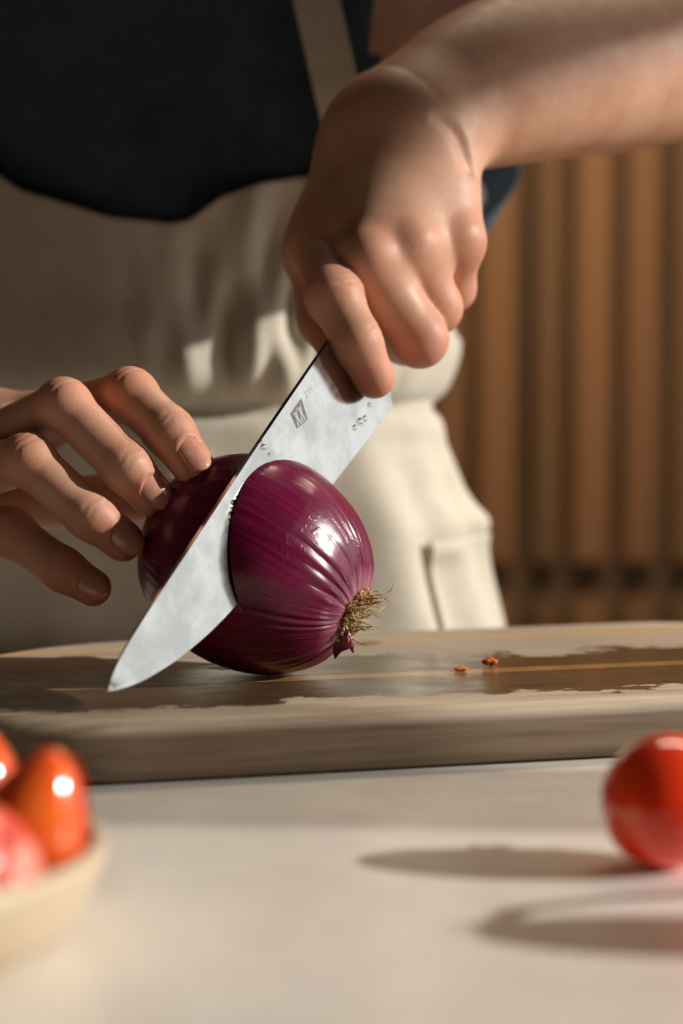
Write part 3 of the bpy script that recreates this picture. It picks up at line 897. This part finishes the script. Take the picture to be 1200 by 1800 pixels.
# ---- knife hand and arm (the person's left)
F0, F1, F2, F3, EL = at(742,200,.905), at(850,158,.936), at(1000,120,.978), at(1200,80,1.034), Vector((0.246, 1.080, 0.328))
SH = Vector((0.080, 1.125, 0.405))
KI = [at(562,432,.868), at(587,520,.836), at(627,600,.8275), at(657,664,.8315)]
KM = [at(645,460,.848), at(737,596,.852), at(712,600,.882), at(676,560,.888)]
KR = [at(722,438,.855), at(766,541,.864), at(757,548,.905), at(725,500,.905)]
KPK = [at(803,424,.868), at(796,508,.882), at(790,510,.924), at(765,470,.922)]
KT = [at(636,318,.905), at(558,446,.888), at(572,560,.868), at(604,622,.855)]
WR = at(715,215,.908)
def finger(P, J, R, dors=None, kk=0.004, bump=0.0012, nl=None):
    d = rcone(P, J[0], J[1], R[0], R[1])
    d = smin(d, rcone(P, J[1], J[2], R[1], R[2]), kk)
    d = smin(d, rcone(P, J[2], J[3], R[2], R[3]), kk)
    if dors is not None:
        dv = A3(dors) / np.linalg.norm(A3(dors))
        d = smin(d, ball(P, A3(J[1]) + dv * bump, R[1] * 0.95), 0.004)
        # skin creases across the joints
        for ji, wd, offs in ((1, 1.0, (-0.0040, -0.0012, 0.0016, 0.0042)), (2, 0.6, (-0.0016, 0.0012))):
            ax_ = A3(J[ji+1]) - A3(J[ji-1]); ax_ /= np.linalg.norm(ax_)
            sv_ = np.cross(ax_, dv)
            q = P - A3(J[ji]); u_ = q @ sv_; s_ = q @ ax_ + 0.0007 * np.sin(u_ * 700 + ji)
            dn_ = np.clip((q @ dv) / R[ji], 0, 1) ** 1.2 * (np.linalg.norm(q, axis=1) < R[ji] * 1.9)
            for of in offs:
                d = d + 0.00050 * wd * dn_ * np.exp(-((s_ - of) / 0.00085) ** 2)
        if nl:                                         # bed for the nail
            ax_ = A3(J[3]) - A3(J[2]); ax_ /= np.linalg.norm(ax_)
            dn = dv - ax_ * (dv @ ax_); dn /= np.linalg.norm(dn); sv_ = np.cross(ax_, dn)
            q = P - A3(J[3]); s_ = q @ ax_; u_ = (q @ sv_) / (nl[0] / 2 * 1.04); h_ = q @ dn
            back_ = -nl[1] * 0.56 + 0.0022 * u_ ** 2
            mk = 1 / (1 + np.exp(-np.clip((1.0 - np.abs(u_)) / 0.05, -30, 30))) / (1 + np.exp(-np.clip((s_ - back_) / 0.0003, -30, 30))) * (h_ > 0)
            rim = np.exp(-((s_ - back_ + 0.0012) / 0.0011) ** 2) * (np.abs(u_) < 1.0) * (h_ > 0)
            d = d + 0.0010 * mk - 0.0004 * rim
    return d
def limb(P, pts, radii):
    """smooth limb: bends gently off the straight line between its ends, radius varies smoothly"""
    pts = np.array([A3(p) for p in pts]); a, b = pts[0], pts[-1]; ab = b - a; L2 = ab @ ab
    ts = ((pts - a) @ ab) / L2; dev = pts - a - ts[:, None] * ab
    deg = min(3, len(pts) - 1)
    cs = [np.polyfit(ts, dev[:, k], deg) for k in range(3)]; cr = np.polyfit(ts, radii, deg)
    t = np.clip(((P - a) @ ab) / L2, 0, 1)
    c = a + t[:, None] * ab + np.stack([np.polyval(k, t) for k in cs], 1)
    return np.linalg.norm(P - c, axis=1) - np.polyval(cr, t)
def knife_hand(P):
    fi = finger(P, KI, (0.0115, 0.0106, 0.0093, 0.0082), (0.75, -0.55, 0.35), 0.004, 0.0004)
    fm = finger(P, KM, (0.0122, 0.0109, 0.0092, 0.0080), None)
    fr = finger(P, KR, (0.0114, 0.0101, 0.0086, 0.0076), None)
    fp = finger(P, KPK, (0.0100, 0.0088, 0.0074, 0.0066), None)
    ft = finger(P, KT, (0.0150, 0.0128, 0.0108, 0.0090), None)
    # back of the hand: soft slab from the wrist that fans out to the knuckles
    back = rcone(P, at(680,258,.900), KM[0], 0.0220, 0.0128)
    back = smin(back, rcone(P, at(656,282,.903), KI[0], 0.0200, 0.0130), 0.016)
    back = smin(back, rcone(P, at(712,252,.894), KR[0], 0.0222, 0.0122), 0.016)
    back = smin(back, rcone(P, at(757,270,.892), KPK[0], 0.0195, 0.0112), 0.016)
    back = smin(back, rcone(P, KT[0], KT[1], 0.0185, 0.0132), 0.012)
    back = smin(back, rcone(P, at(580,405,.880), at(640,430,.872), 0.0125, 0.0145), 0.012)   # web between thumb and index
    # knuckles
    for J, r, o_ in ((KM, 0.0090, 0.0062), (KR, 0.0084, 0.0058), (KPK, 0.0078, 0.0044)):
        back = smin(back, ball(P, A3(J[0]) + A3((0.05, -1.0, 0.25)) * o_, r), 0.0045)
    fg = smin(fm, fr, 0.0016); fg = smin(fg, fp, 0.0016)
    d = smin(back, fg, 0.0060)
    d = smin(d, fi, 0.0018)
    d = smin(d, ft, 0.006)
    return d
def knife_arm(P):
    return limb(P, [at(694,236,.903), F0, F1, F2, F3, EL], (0.0230, 0.0290, 0.0350, 0.0405, 0.0430, 0.0405))
def arm_k0(P):
    return smin(knife_hand(P), knife_arm(P), 0.020)
def first_hit(f, px, py, y0, y1, step=0.0004):
    ys = np.arange(y0, y1, step); P = np.array([at(px, py, y) for y in ys])
    k = np.argmax(f(P) < 0.0004)
    return A3(P[k])
# the fold where the hand bends back at the wrist, laid on the surface
FOLD = [first_hit(arm_k0, x_, y_, 0.84, 0.97) for x_, y_ in ((752,207),(775,213),(797,230),(811,252),(820,275),(828,296))]
def arm_k(P):
    d = arm_k0(P)
    g = np.full(len(P), 1.0)
    for a_, b_ in zip(FOLD, FOLD[1:]): g = np.minimum(g, rcone(P, a_, b_, 0.0, 0.0))
    fade = np.clip((P[:, 0] - FOLD[0][0]) / (FOLD[3][0] - FOLD[0][0]), 0, 1)
    return d + fade * (0.0050 * np.exp(-(g / 0.0030) ** 2))

# ---- the hand that steadies the onion (the person's right)
LI = [at(70,742,.845), at(228,694,.808), at(298,760,.795), at(337,815,.790)]
LM = [at(-8,778,.838), at(112,712,.797), at(222,822,.787), at(266,870,.789)]
LR = [at(-62,835,.826), at(48,808,.790), at(158,906,.783), at(216,951,.786)]
LP = [at(-92,900,.818), at(18,936,.793), at(110,1001,.784), at(163,1033,.784)]
LT = [at(-90,905,.868), at(40,880,.870), at(185,882,.855), at(282,872,.842)]
LW = Vector((-0.215, 0.885, 0.082))
LEL = Vector((-0.395, 1.03, 0.215)); LSH = Vector((-0.250, 1.125, 0.405))
LDORS = {'i': (0.32, -0.84, 0.44), 'm': (0.30, -0.86, 0.40), 'r': (0.28, -0.92, 0.28), 'p': (0.22, -0.95, 0.16)}
def hold_hand(P):
    fi = finger(P, LI, (0.0108, 0.0095, 0.0090, 0.0080), LDORS['i'], 0.004, 0.0006, (0.0098, 0.0118))
    fm = finger(P, LM, (0.0110, 0.0093, 0.0088, 0.0080), LDORS['m'], 0.004, 0.0006, (0.0098, 0.0118))
    fr = finger(P, LR, (0.0106, 0.0092, 0.0086, 0.0077), LDORS['r'], 0.004, 0.0006, (0.0096, 0.0114))
    fp = finger(P, LP, (0.0098, 0.0084, 0.0077, 0.0069), LDORS['p'], 0.004, 0.0005, (0.0084, 0.0100))
    ft = finger(P, LT, (0.0150, 0.0120, 0.0102, 0.0082), None)
    palm = rcone(P, LW + Vector((0.012, 0, 0.012)), LI[0], 0.0200, 0.0120)
    for J, o_ in ((LM, (0.008, -0.006, 0.006)), (LR, (0.004, -0.010, 0)), (LP, (0, -0.012, -0.008))):
        palm = smin(palm, rcone(P, LW + Vector(o_), J[0], 0.0195, 0.0118), 0.012)
    palm = smin(palm, rcone(P, LW + Vector((0.012, 0.004, -0.006)), LT[0], 0.018, 0.016), 0.012)
    fg = smin(smin(smin(fi, fm, 0.0014), fr, 0.0014), fp, 0.0014)
    d = smin(palm, fg, 0.005)
    return smin(d, ft, 0.006)
def arm_l(P):
    fa = rcone(P, LW, LW.lerp(LEL, 0.4), 0.0270, 0.0370)
    fa = smin(fa, rcone(P, LW.lerp(LEL, 0.4), LEL, 0.0370, 0.0400), 0.02)
    return smin(hold_hand(P), fa, 0.012)

HZ = 0.62      # centre of the head
def trunk(P):
    z = P[:, 2]; a, b = ta(z) - 0.004, tb(z) - 0.004
    q = np.sqrt(((P[:, 0] - TCX) / a) ** 2 + ((P[:, 1] - TCY) / b) ** 2)
    d = (q - 1) * np.minimum(a, b)
    d = np.maximum(d, np.maximum(z - 0.405, -0.16 - z))
    for s in (-1, 1):
        d = smin(d, rcone(P, (TCX + s*0.07, TCY, 0.41), (TCX + s*0.165, TCY, 0.405), 0.055, 0.050), 0.04)
        hip, knee, ank = (TCX + s*0.085, TCY, -0.12), (TCX + s*0.09, TCY - 0.01, -0.48), (TCX + s*0.09, TCY + 0.02, ZF + 0.075)
        d = smin(d, rcone(P, hip, knee, 0.088, 0.055), 0.03)
        d = smin(d, rcone(P, knee, ank, 0.055, 0.036), 0.02)
        d = smin(d, rcone(P, (ank[0], ank[1] + 0.02, ZF + 0.032), (ank[0] + s*0.015, ank[1] - 0.15, ZF + 0.026), 0.032, 0.024), 0.03)
    d = smin(d, rcone(P, (TCX, TCY + 0.01, 0.42), (TCX, TCY + 0.005, 0.54), 0.054, 0.050), 0.03)
    head = smin(ellips(P, (TCX, TCY, HZ + 0.02), (0.074, 0.092, 0.100)), ellips(P, (TCX, TCY - 0.022, HZ - 0.055), (0.055, 0.066, 0.058)), 0.03)
    head = smin(head, rcone(P, (TCX, TCY - 0.090, HZ + 0.012), (TCX, TCY - 0.108, HZ - 0.022), 0.008, 0.012), 0.012)
    for s in (-1, 1):
        head = smin(head, ellips(P, (TCX + s*0.075, TCY + 0.008, HZ - 0.005), (0.010, 0.020, 0.032)), 0.008)
        head = np.maximum(head, -ball(P, (TCX + s*0.032, TCY - 0.098, HZ + 0.012), 0.017))
        head = smin(head, ball(P, (TCX + s*0.032, TCY - 0.074, HZ + 0.012), 0.0125), 0.004)
    head = smin(head, ellips(P, (TCX, TCY - 0.084, HZ - 0.050), (0.024, 0.010, 0.006)), 0.006)
    head = smin(head, ellips(P, (TCX, TCY - 0.082, HZ - 0.061), (0.020, 0.010, 0.006)), 0.005)
    return smin(d, head, 0.02)
def body(P):
    d = trunk(P)
    ua = rcone(P, SH, EL, 0.048, 0.041); ub = rcone(P, LSH, LEL, 0.048, 0.041)
    d = smin(d, ua, 0.035); d = smin(d, ub, 0.035)
    d = smin(d, knife_arm(P), 0.008)
    fl = rcone(P, LW.lerp(LEL, 0.4), LEL, 0.0370, 0.0400)
    fl = smin(fl, rcone(P, LW, LW.lerp(LEL, 0.4), 0.0270, 0.0370), 0.02)
    return smin(d, fl, 0.008)
CUTX, CUTL = 0.185, -0.225           # where the fine arms take over from the coarse body
parts = []
V, Q = surface_net(body, (-0.48, 0.86, ZF - 0.01), (0.32, 1.26, 0.78), 0.005)
c = V[Q].mean(1)
keep = ~(((c[:, 0] > 0.0) & (c[:, 0] < CUTX - 0.004) & (c[:, 1] < 1.10)) & (knife_arm(c) < 0.006) & (rcone(c, SH, EL, 0.048, 0.041) > 0.004)) & ~((c[:, 0] > CUTL + 0.004) & (c[:, 1] < 0.985) & (c[:, 0] < -0.10) & (c[:, 2] < 0.2))
keep &= ~((c[:, 0] > 0.0) & (c[:, 0] < CUTX - 0.004) & (knife_arm(c) < 0.004) & (trunk(c) > 0.02) & (rcone(c, SH, EL, 0.048, 0.041) > 0.006))
parts.append((V, Q[keep]))
V, Q = surface_net(lambda P: arm_k(P), (-0.035, 0.815, 0.085), (0.190, 1.110, 0.350), 0.00095)
c = V[Q].mean(1); parts.append((V, Q[c[:, 0] < CUTX]))
V, Q = surface_net(arm_l, (-0.232, 0.770, 0.005), (-0.035, 0.925, 0.155), 0.00085)
c = V[Q].mean(1); parts.append((V, Q[c[:, 0] > CUTL]))
Vs, Qs, o_ = [], [], 0
for V, Q in parts:
    used = np.unique(Q); remap = np.full(len(V), -1); remap[used] = np.arange(len(used))
    Vs.append(V[used]); Qs.append(remap[Q] + o_); o_ += len(used)
BV_, BQ_ = np.concatenate(Vs), np.concatenate(Qs)
bme = mesh_np('person', BV_, BQ_)
# flushed skin over knuckles and finger ends
red = np.zeros(len(BV_))
for J in (KI, KM, KR, KPK, LI, LM, LR, LP, LT):
    for k, w_, r_ in ((0, 0.8, 0.011), (1, 0.7, 0.010), (2, 0.35, 0.008), (3, 1.0, 0.013)):
        if J in (LI, LM, LR, LP) and k == 0: continue
        dd = np.linalg.norm(BV_ - A3(J[k]), axis=1) - 0.009
        red = np.maximum(red, w_ * np.exp(-np.clip(dd, 0, None) ** 2 / (r_ * 0.6) ** 2))
at_ = bme.attributes.new('flush', 'FLOAT', 'POINT'); at_.data.foreach_set('value', red.astype(np.float32))

m = Mat('skin', srgb(196,138,104), 0.5, Specular_IOR_Level=0.4, Subsurface_Weight=0.18, Subsurface_Scale=0.004)
m.p.inputs['Subsurface Radius'].default_value = (1.0, 0.35, 0.2)
base_c = m.ramp(m.noise(38, 4, 0.6), [(0.3, srgb(192,142,116)), (0.7, srgb(210,166,140))])
base_c = m.mix(m.ramp(m.noise(240, 3, 0.6), [(0.35, 0.0), (0.75, 0.18)]), base_c, srgb(172,112,88))
base_c = m.mix(m.math('MULTIPLY', m.attr('flush'), 0.42), base_c, srgb(206,118,92))
m.set(Base_Color=base_c, Roughness=m.ramp(m.noise(120, 3), [(0.3, 0.44), (0.7, 0.58)]))
vor = m.node('ShaderNodeTexVoronoi', feature='DISTANCE_TO_EDGE'); vor.inputs['Scale'].default_value = 900
m.L.new(m.coords((1, 1, 1)), vor.inputs['Vector'])
nb1 = m.bump(m.math('MINIMUM', vor.outputs['Distance'], 0.25), 0.20, 0.0004)
m.bump(m.noise(420, 3, 0.6), 0.22, 0.0003, nb1)
M['skin'] = m.m
person = link('person', bme, M['skin'], None, True)
tag(person, 'person in dark top and cream apron cutting the onion with a knife', 'person')

# ---- finger nails
m = Mat('nail', srgb(208,146,124), 0.22, Subsurface_Weight=0.2, Subsurface_Scale=0.002, Coat_Weight=0.4)
m.set(Base_Color=m.ramp(m.noise(160, 2), [(0.3, srgb(200,134,114)), (0.7, srgb(216,160,138))])); M['nail'] = m.m
def nail(J, R, dors, wid=0.0105, ln=0.0125):
    a, b = Vector(J[2]), Vector(J[3])
    ax_ = (b - a).normalized(); dv = Vector(dors); dv = (dv - ax_ * dv.dot(ax_)).normalized(); sv = ax_.cross(dv)
    rad = R - 0.00035
    verts, faces = [], []
    nu, nv = 13, 15
    for lay in (0, 1):
        for i in range(nu):
            s = i / (nu - 1)
            for j in range(nv):
                u = j / (nv - 1) * 2 - 1
                taper = 1 - 0.16 * (2*s - 1) ** 4 if s > 0.5 else 1 - 0.30 * (1 - 2*s) ** 3
                ang = u * (wid / 2) / rad * taper * 1.08
                along = -ln * 0.52 + ln * s + (0.0014 * (1 - u*u) if s > 0.5 else -0.0016 * (1 - u*u)) * abs(2*s - 1) 
                arch = 0.0004 * math.sin(s * math.pi) - (0.0006 if s > 0.9 else 0) * 0
                p_ = b + ax_ * along + (dv * math.cos(ang) + sv * math.sin(ang)) * (rad + arch - lay * 0.0006 - 0.0009 * max(0, s - 0.55) ** 2 * 4)
                verts.append(p_)
    for i in range(nu - 1):
        for j in range(nv - 1):
            q = i*nv + j
            faces.append((q, q+1, q+nv+1, q+nv)); o2 = nu*nv
            faces.append((o2+q, o2+q+nv, o2+q+nv+1, o2+q+1))
    ring = [j for j in range(nv)] + [i*nv + nv-1 for i in range(1, nu)] + [(nu-1)*nv + j for j in range(nv-2, -1, -1)] + [i*nv for i in range(nu-2, 0, -1)]
    for k in range(len(ring)):
        p_, q_ = ring[k], ring[(k+1) % len(ring)]
        faces.append((p_, p_ + nu*nv, q_ + nu*nv, q_))
    bm = bmesh.new(); vs = [bm.verts.new(v) for v in verts]
    for f in faces: bm.faces.new([vs[i] for i in f])
    for f in bm.faces: f.smooth = True
    o = link('fingernail', bm_mesh('fingernail', bm), M['nail'], person)
    return o
nail(LI, 0.0080, LDORS['i'], 0.0098, 0.0118); nail(LM, 0.0080, LDORS['m'], 0.0098, 0.0118); nail(LR, 0.0077, LDORS['r'], 0.0096, 0.0114); nail(LP, 0.0069, LDORS['p'], 0.0084, 0.0100)

# ---- clothes
def shell(name, mat, us, vs_fn, fn, thick, parent=None):
    """sheet fn(u, v) solidified outward"""
    pass
def cloth_mat(name, c0, c1, scale, rough=0.85, sheen=0.15):
    m = Mat(name, c0, rough, Sheen_Weight=sheen, Sheen_Roughness=0.5)
    m.set(Base_Color=m.ramp(m.noise(scale, 4, 0.6), [(0.3, c0), (0.7, c1)]))
    wv = m.node('ShaderNodeTexWave'); wv.inputs['Scale'].default_value = 700; wv.inputs['Distortion'].default_value = 1.5
    m.L.new(m.coords((1, 1, 1)), wv.inputs['Vector'])
    wv2 = m.node('ShaderNodeTexWave', bands_direction='Z'); wv2.inputs['Scale'].default_value = 700; wv2.inputs['Distortion'].default_value = 1.5
    m.L.new(m.coords((1, 1, 1)), wv2.inputs['Vector'])
    nb_ = m.bump(m.math('ADD', wv.outputs['Fac'], wv2.outputs['Fac']), 0.12, 0.0004)
    m.bump(m.noise(60, 4), 0.25, 0.002, nb_)
    return m.m
M['linen'] = cloth_mat('apron_linen', srgb(190,183,166), srgb(202,195,179), 90)
M['navy'] = cloth_mat('navy_cotton', srgb(44,58,70), srgb(58,74,88), 70, 0.95, 0.0)
M['denim'] = cloth_mat('trouser_cotton', srgb(52,58,66), srgb(66,72,82), 60)

def grid_cloth(name, U, Vv, fn, mat, thick, keep=None, parent=person):
    nu, nv = len(U), len(Vv[0])
    verts = [fn(U[i], Vv[i][j]) for i in range(nu) for j in range(nv)]
    bm = bmesh.new(); bvs = [bm.verts.new(p) for p in verts]
    for i in range(nu - 1):
        for j in range(nv - 1):
            q = (i*nv + j, (i+1)*nv + j, (i+1)*nv + j+1, i*nv + j+1)
            if keep is None or all(keep(bvs[k].co) for k in q):
                bm.faces.new([bvs[k] for k in q])
    for v in [v for v in bm.verts if not v.link_faces]: bm.verts.remove(v)
    for f in bm.faces: f.smooth = True
    me = bpy.data.meshes.new(name); bm.to_mesh(me); bm.free()
    o = link(name, me, mat, parent)
    md = o.modifiers.new('thickness', 'SOLIDIFY'); md.thickness = thick; md.offset = 0
    return o
def on_torso(th, z, off):
    a, b = float(ta(z)) + off, float(tb(z)) + off
    return Vector((TCX + a * math.sin(th), TCY - b * math.cos(th), z))
# tank top
def tank_pt(th, z):
    w = (0.0055 if z > 0.13 else 0.0015) + (0.0035 if z > 0.13 else 0.0) * math.sin(3.0 * th + 26 * z) * math.sin(17 * z + th) + (0.0030 if z > 0.13 else 0.0) * math.sin(9 * th + 40 * z + 1)
    if 0.2 < z < 0.34 and abs(th) < 1.0: w += 0.010 * math.exp(-((z - 0.31) / 0.06) ** 2) * math.exp(-((abs(th) - 0.42) / 0.35) ** 2)
    return on_torso(th, z, w)
def tank_keep(c):
    ax_ = abs(c.x - TCX)
    if c.z > 0.22:
        if ax_ > 0.104 + 0.10 * max(0.0, 1 - (c.z - 0.22) / 0.045) ** 2: return False
        if c.z > 0.38 and ax_ < 0.055 + (c.z - 0.38) * 0.3 and c.y < TCY: return False
    return True
U = [math.radians(-180 + 360 * i / 140) for i in range(141)]
zz = [-0.10 + 0.50 * j / 100 for j in range(101)]
top = grid_cloth('tank_top', U, [zz] * len(U), tank_pt, M['navy'], 0.0016, tank_keep)
top['label'] = 'dark navy sleeveless top'
# trousers
for s in (-1, 1):
    Ul = [2 * math.pi * i / 40 for i in range(41)]
    zl = [-0.86 + 0.75 * j / 40 for j in range(41)]
    def leg_pt(a, z, s=s):
        r = float(np.interp(z, [-0.86, -0.48, -0.20, -0.11], [0.064, 0.072, 0.094, 0.097])) + 0.003 * math.sin(5 * a + 30 * z)
        return Vector((TCX + s*0.087 + r * math.cos(a), TCY + r * math.sin(a) * 1.03, z))
    lo_ = grid_cloth('trouser_leg', Ul, [zl] * len(Ul), leg_pt, M['denim'], 0.002)
# hair: a cap over the skull, gathered behind
Uh = [2 * math.pi * i / 60 for i in range(61)]
vh = [j / 30 for j in range(31)]
def hair_pt(a, v):
    ph = v * math.pi * 0.62
    front = max(0.0, -math.sin(a))
    ph *= 1 - 0.33 * front ** 2
    r = 1.0 + 0.015 * math.sin(38 * a)
    return Vector((TCX + 0.082 * math.sin(ph) * math.cos(a) * r, TCY + 0.006 + 0.100 * math.sin(ph) * math.sin(a) * r, HZ + 0.022 + 0.108 * math.cos(ph)))
m = Mat('hair_brown', srgb(48,32,22), 0.5); m.bump(m.noise(20, 4, vec=m.coords((30, 30, 2))), 0.5, 0.002); M['hair'] = m.m
grid_cloth('hair', Uh, [vh] * len(Uh), hair_pt, M['hair'], 0.008)

# apron: bib and skirt in one sheet, bloused over the waist tie
bib_x = [-0.30, -0.240, -0.222, -0.200, -0.161, -0.145, -0.1075, -0.080, -0.072, -0.059, -0.043, -0.015, -0.002, 0.010, 0.040, 0.075, 0.2]
bib_z = [0.125, 0.150, 0.185, 0.232, 0.214, 0.1995, 0.1866, 0.1835, 0.1850, 0.1955, 0.2020, 0.2080, 0.222, 0.233, 0.178, 0.130, 0.125]
def apron_off(th, z):
    deg = math.degrees(th)
    o_ = 0.0125
    # the bib bellies out above the tie and is pinched at it
    o_ += 0.007 * math.exp(-((z - 0.124) / 0.020) ** 2) * (0.65 + 0.35 * math.sin(th * 1.2 + 0.4)) * (1 if z > 0.097 else 0.6)
    o_ -= 0.0065 * math.exp(-((z - 0.0965) / 0.0055) ** 2)
    o_ += 0.003 * math.exp(-((z - 0.111) / 0.010) ** 2) * max(0.0, math.cos(th)) ** 2
    # wrinkles
    kx = math.exp(-((deg - 24) / 20) ** 2)
    if z > 0.097:
        env = kx * min(1, (z - 0.097) / 0.02)
        o_ += env * (0.0050 * math.sin(th * 21 + z * 46 + 0.8) + 0.0032 * math.sin(th * 34 - z * 70) + 0.0020 * math.sin(th * 57 + z * 31))
        o_ += 0.0030 * math.exp(-((deg + 52 - (z - 0.15) * 160) / 5) ** 2) * min(1, (z - 0.097) / 0.03)
        o_ += 0.0016 * math.sin(th * 7 + z * 20)
        # the top hem sags outward by the fold
        o_ += 0.006 * math.exp(-((deg - 10) / 12) ** 2) * max(0, (z - 0.17) / 0.03)
    else:
        fl = min(1.0, (0.097 - z) / 0.05)
        o_ += fl * (0.0035 * math.sin(th * 9 + 0.7) + 0.0022 * math.sin(th * 17 + z * 14))
        o_ += 0.010 * max(0, -z) 
        o_ += 0.0045 * math.exp(-((z - 0.036) / 0.007) ** 2) * math.exp(-((deg - 86) / 18) ** 2)
    return o_
def apron_pt(th, z): return on_torso(th, z, apron_off(th, z))
U = [math.radians(-104 + 208 * i / 260) for i in range(261)]
Vv = []
for th in U:
    x_ = TCX + 0.160 * math.sin(th)
    zt = float(np.interp(x_, bib_x, bib_z))
    Vv.append([-0.42 + (zt + 0.42) * (j / 190) ** 0.72 for j in range(191)])
apron = grid_cloth('apron', U, Vv, apron_pt, M['linen'], 0.0022)
apron['label'] = 'cream linen apron tied at the waist'
def on_front(x, z, off):
    a = float(ta(z)); th = math.asin(max(-1, min(1, (x - TCX) / (a + off))))
    return on_torso(th, z, off)
def ribbon(name, path, half, parent, thick=0.003, nrm=None):
    """flat strap along a path of (centre, side vector)"""
    verts, faces = [], []
    for c_, sd, nn in path:
        for su, sn in ((-1, -1), (1, -1), (1, 1), (-1, 1)):
            verts.append(c_ + sd * half * su + nn * thick / 2 * sn)
    for i in range(len(path) - 1):
        for k in range(4):
            faces.append((i*4+k, i*4+(k+1)%4, (i+1)*4+(k+1)%4, (i+1)*4+k))
    faces.append((3,2,1,0)); e = (len(path)-1)*4; faces.append((e, e+1, e+2, e+3))
    return link(name, mesh_from(name, verts, faces), M['linen'], parent)
for s in (1, -1):
    path = []
    for i in range(26):
        t = i / 25
        z = 0.222 + t * 0.21
        if z < 0.40:
            x_ = TCX + s * ((0.088 if s > 0 else 0.112) - (z - 0.222) * 0.23)
            c_ = on_front(x_, z, 0.0235 + 0.002 * math.sin(9 * t))
            c2 = on_front(x_, min(z, 0.40), 0.0335)
        else:
            x_ = TCX + s * (0.088 - 0.178 * 0.23 - (z - 0.40) * 0.2)
            c_ = Vector((x_, TCY - 0.09 + (z - 0.40) * 2.0, z)); c2 = c_ + Vector((0, -0.3, 1))
        path.append((c_, Vector((1, 0, -0.27 * s * -1 * 0)), (c2 - c_).normalized()))
    st_ = ribbon('neck_strap', path, 0.0108, None); st_.parent = apron
path = []
for i in range(81):
    th = math.radians(-180 + 360 * i / 80)
    c_ = on_torso(th, 0.0955, apron_off(th, 0.0955) + 0.0012 if abs(math.degrees(th)) < 103 else 0.010)
    path.append((c_, Vector((0, 0, 1)), Vector((math.sin(th), -math.cos(th), 0))))
wt = ribbon('waist_tie', path, 0.0042, None, 0.0025); wt.parent = apron
# hip pocket
def pocket_pt(th, z): return on_torso(th, z, apron_off(th, z) + 0.0034 + 0.006 * math.exp(-((z - 0.026) / 0.006) ** 2) * math.exp(-((math.degrees(th) - 60) / 7) ** 2))
U = [math.radians(54.5 + 30 * i / 40) for i in range(41)]
pk = grid_cloth('pocket', U, [[-0.13 + 0.160 * j / 50 for j in range(51)]] * len(U), pocket_pt, M['linen'], 0.0022)
pk.parent = apron
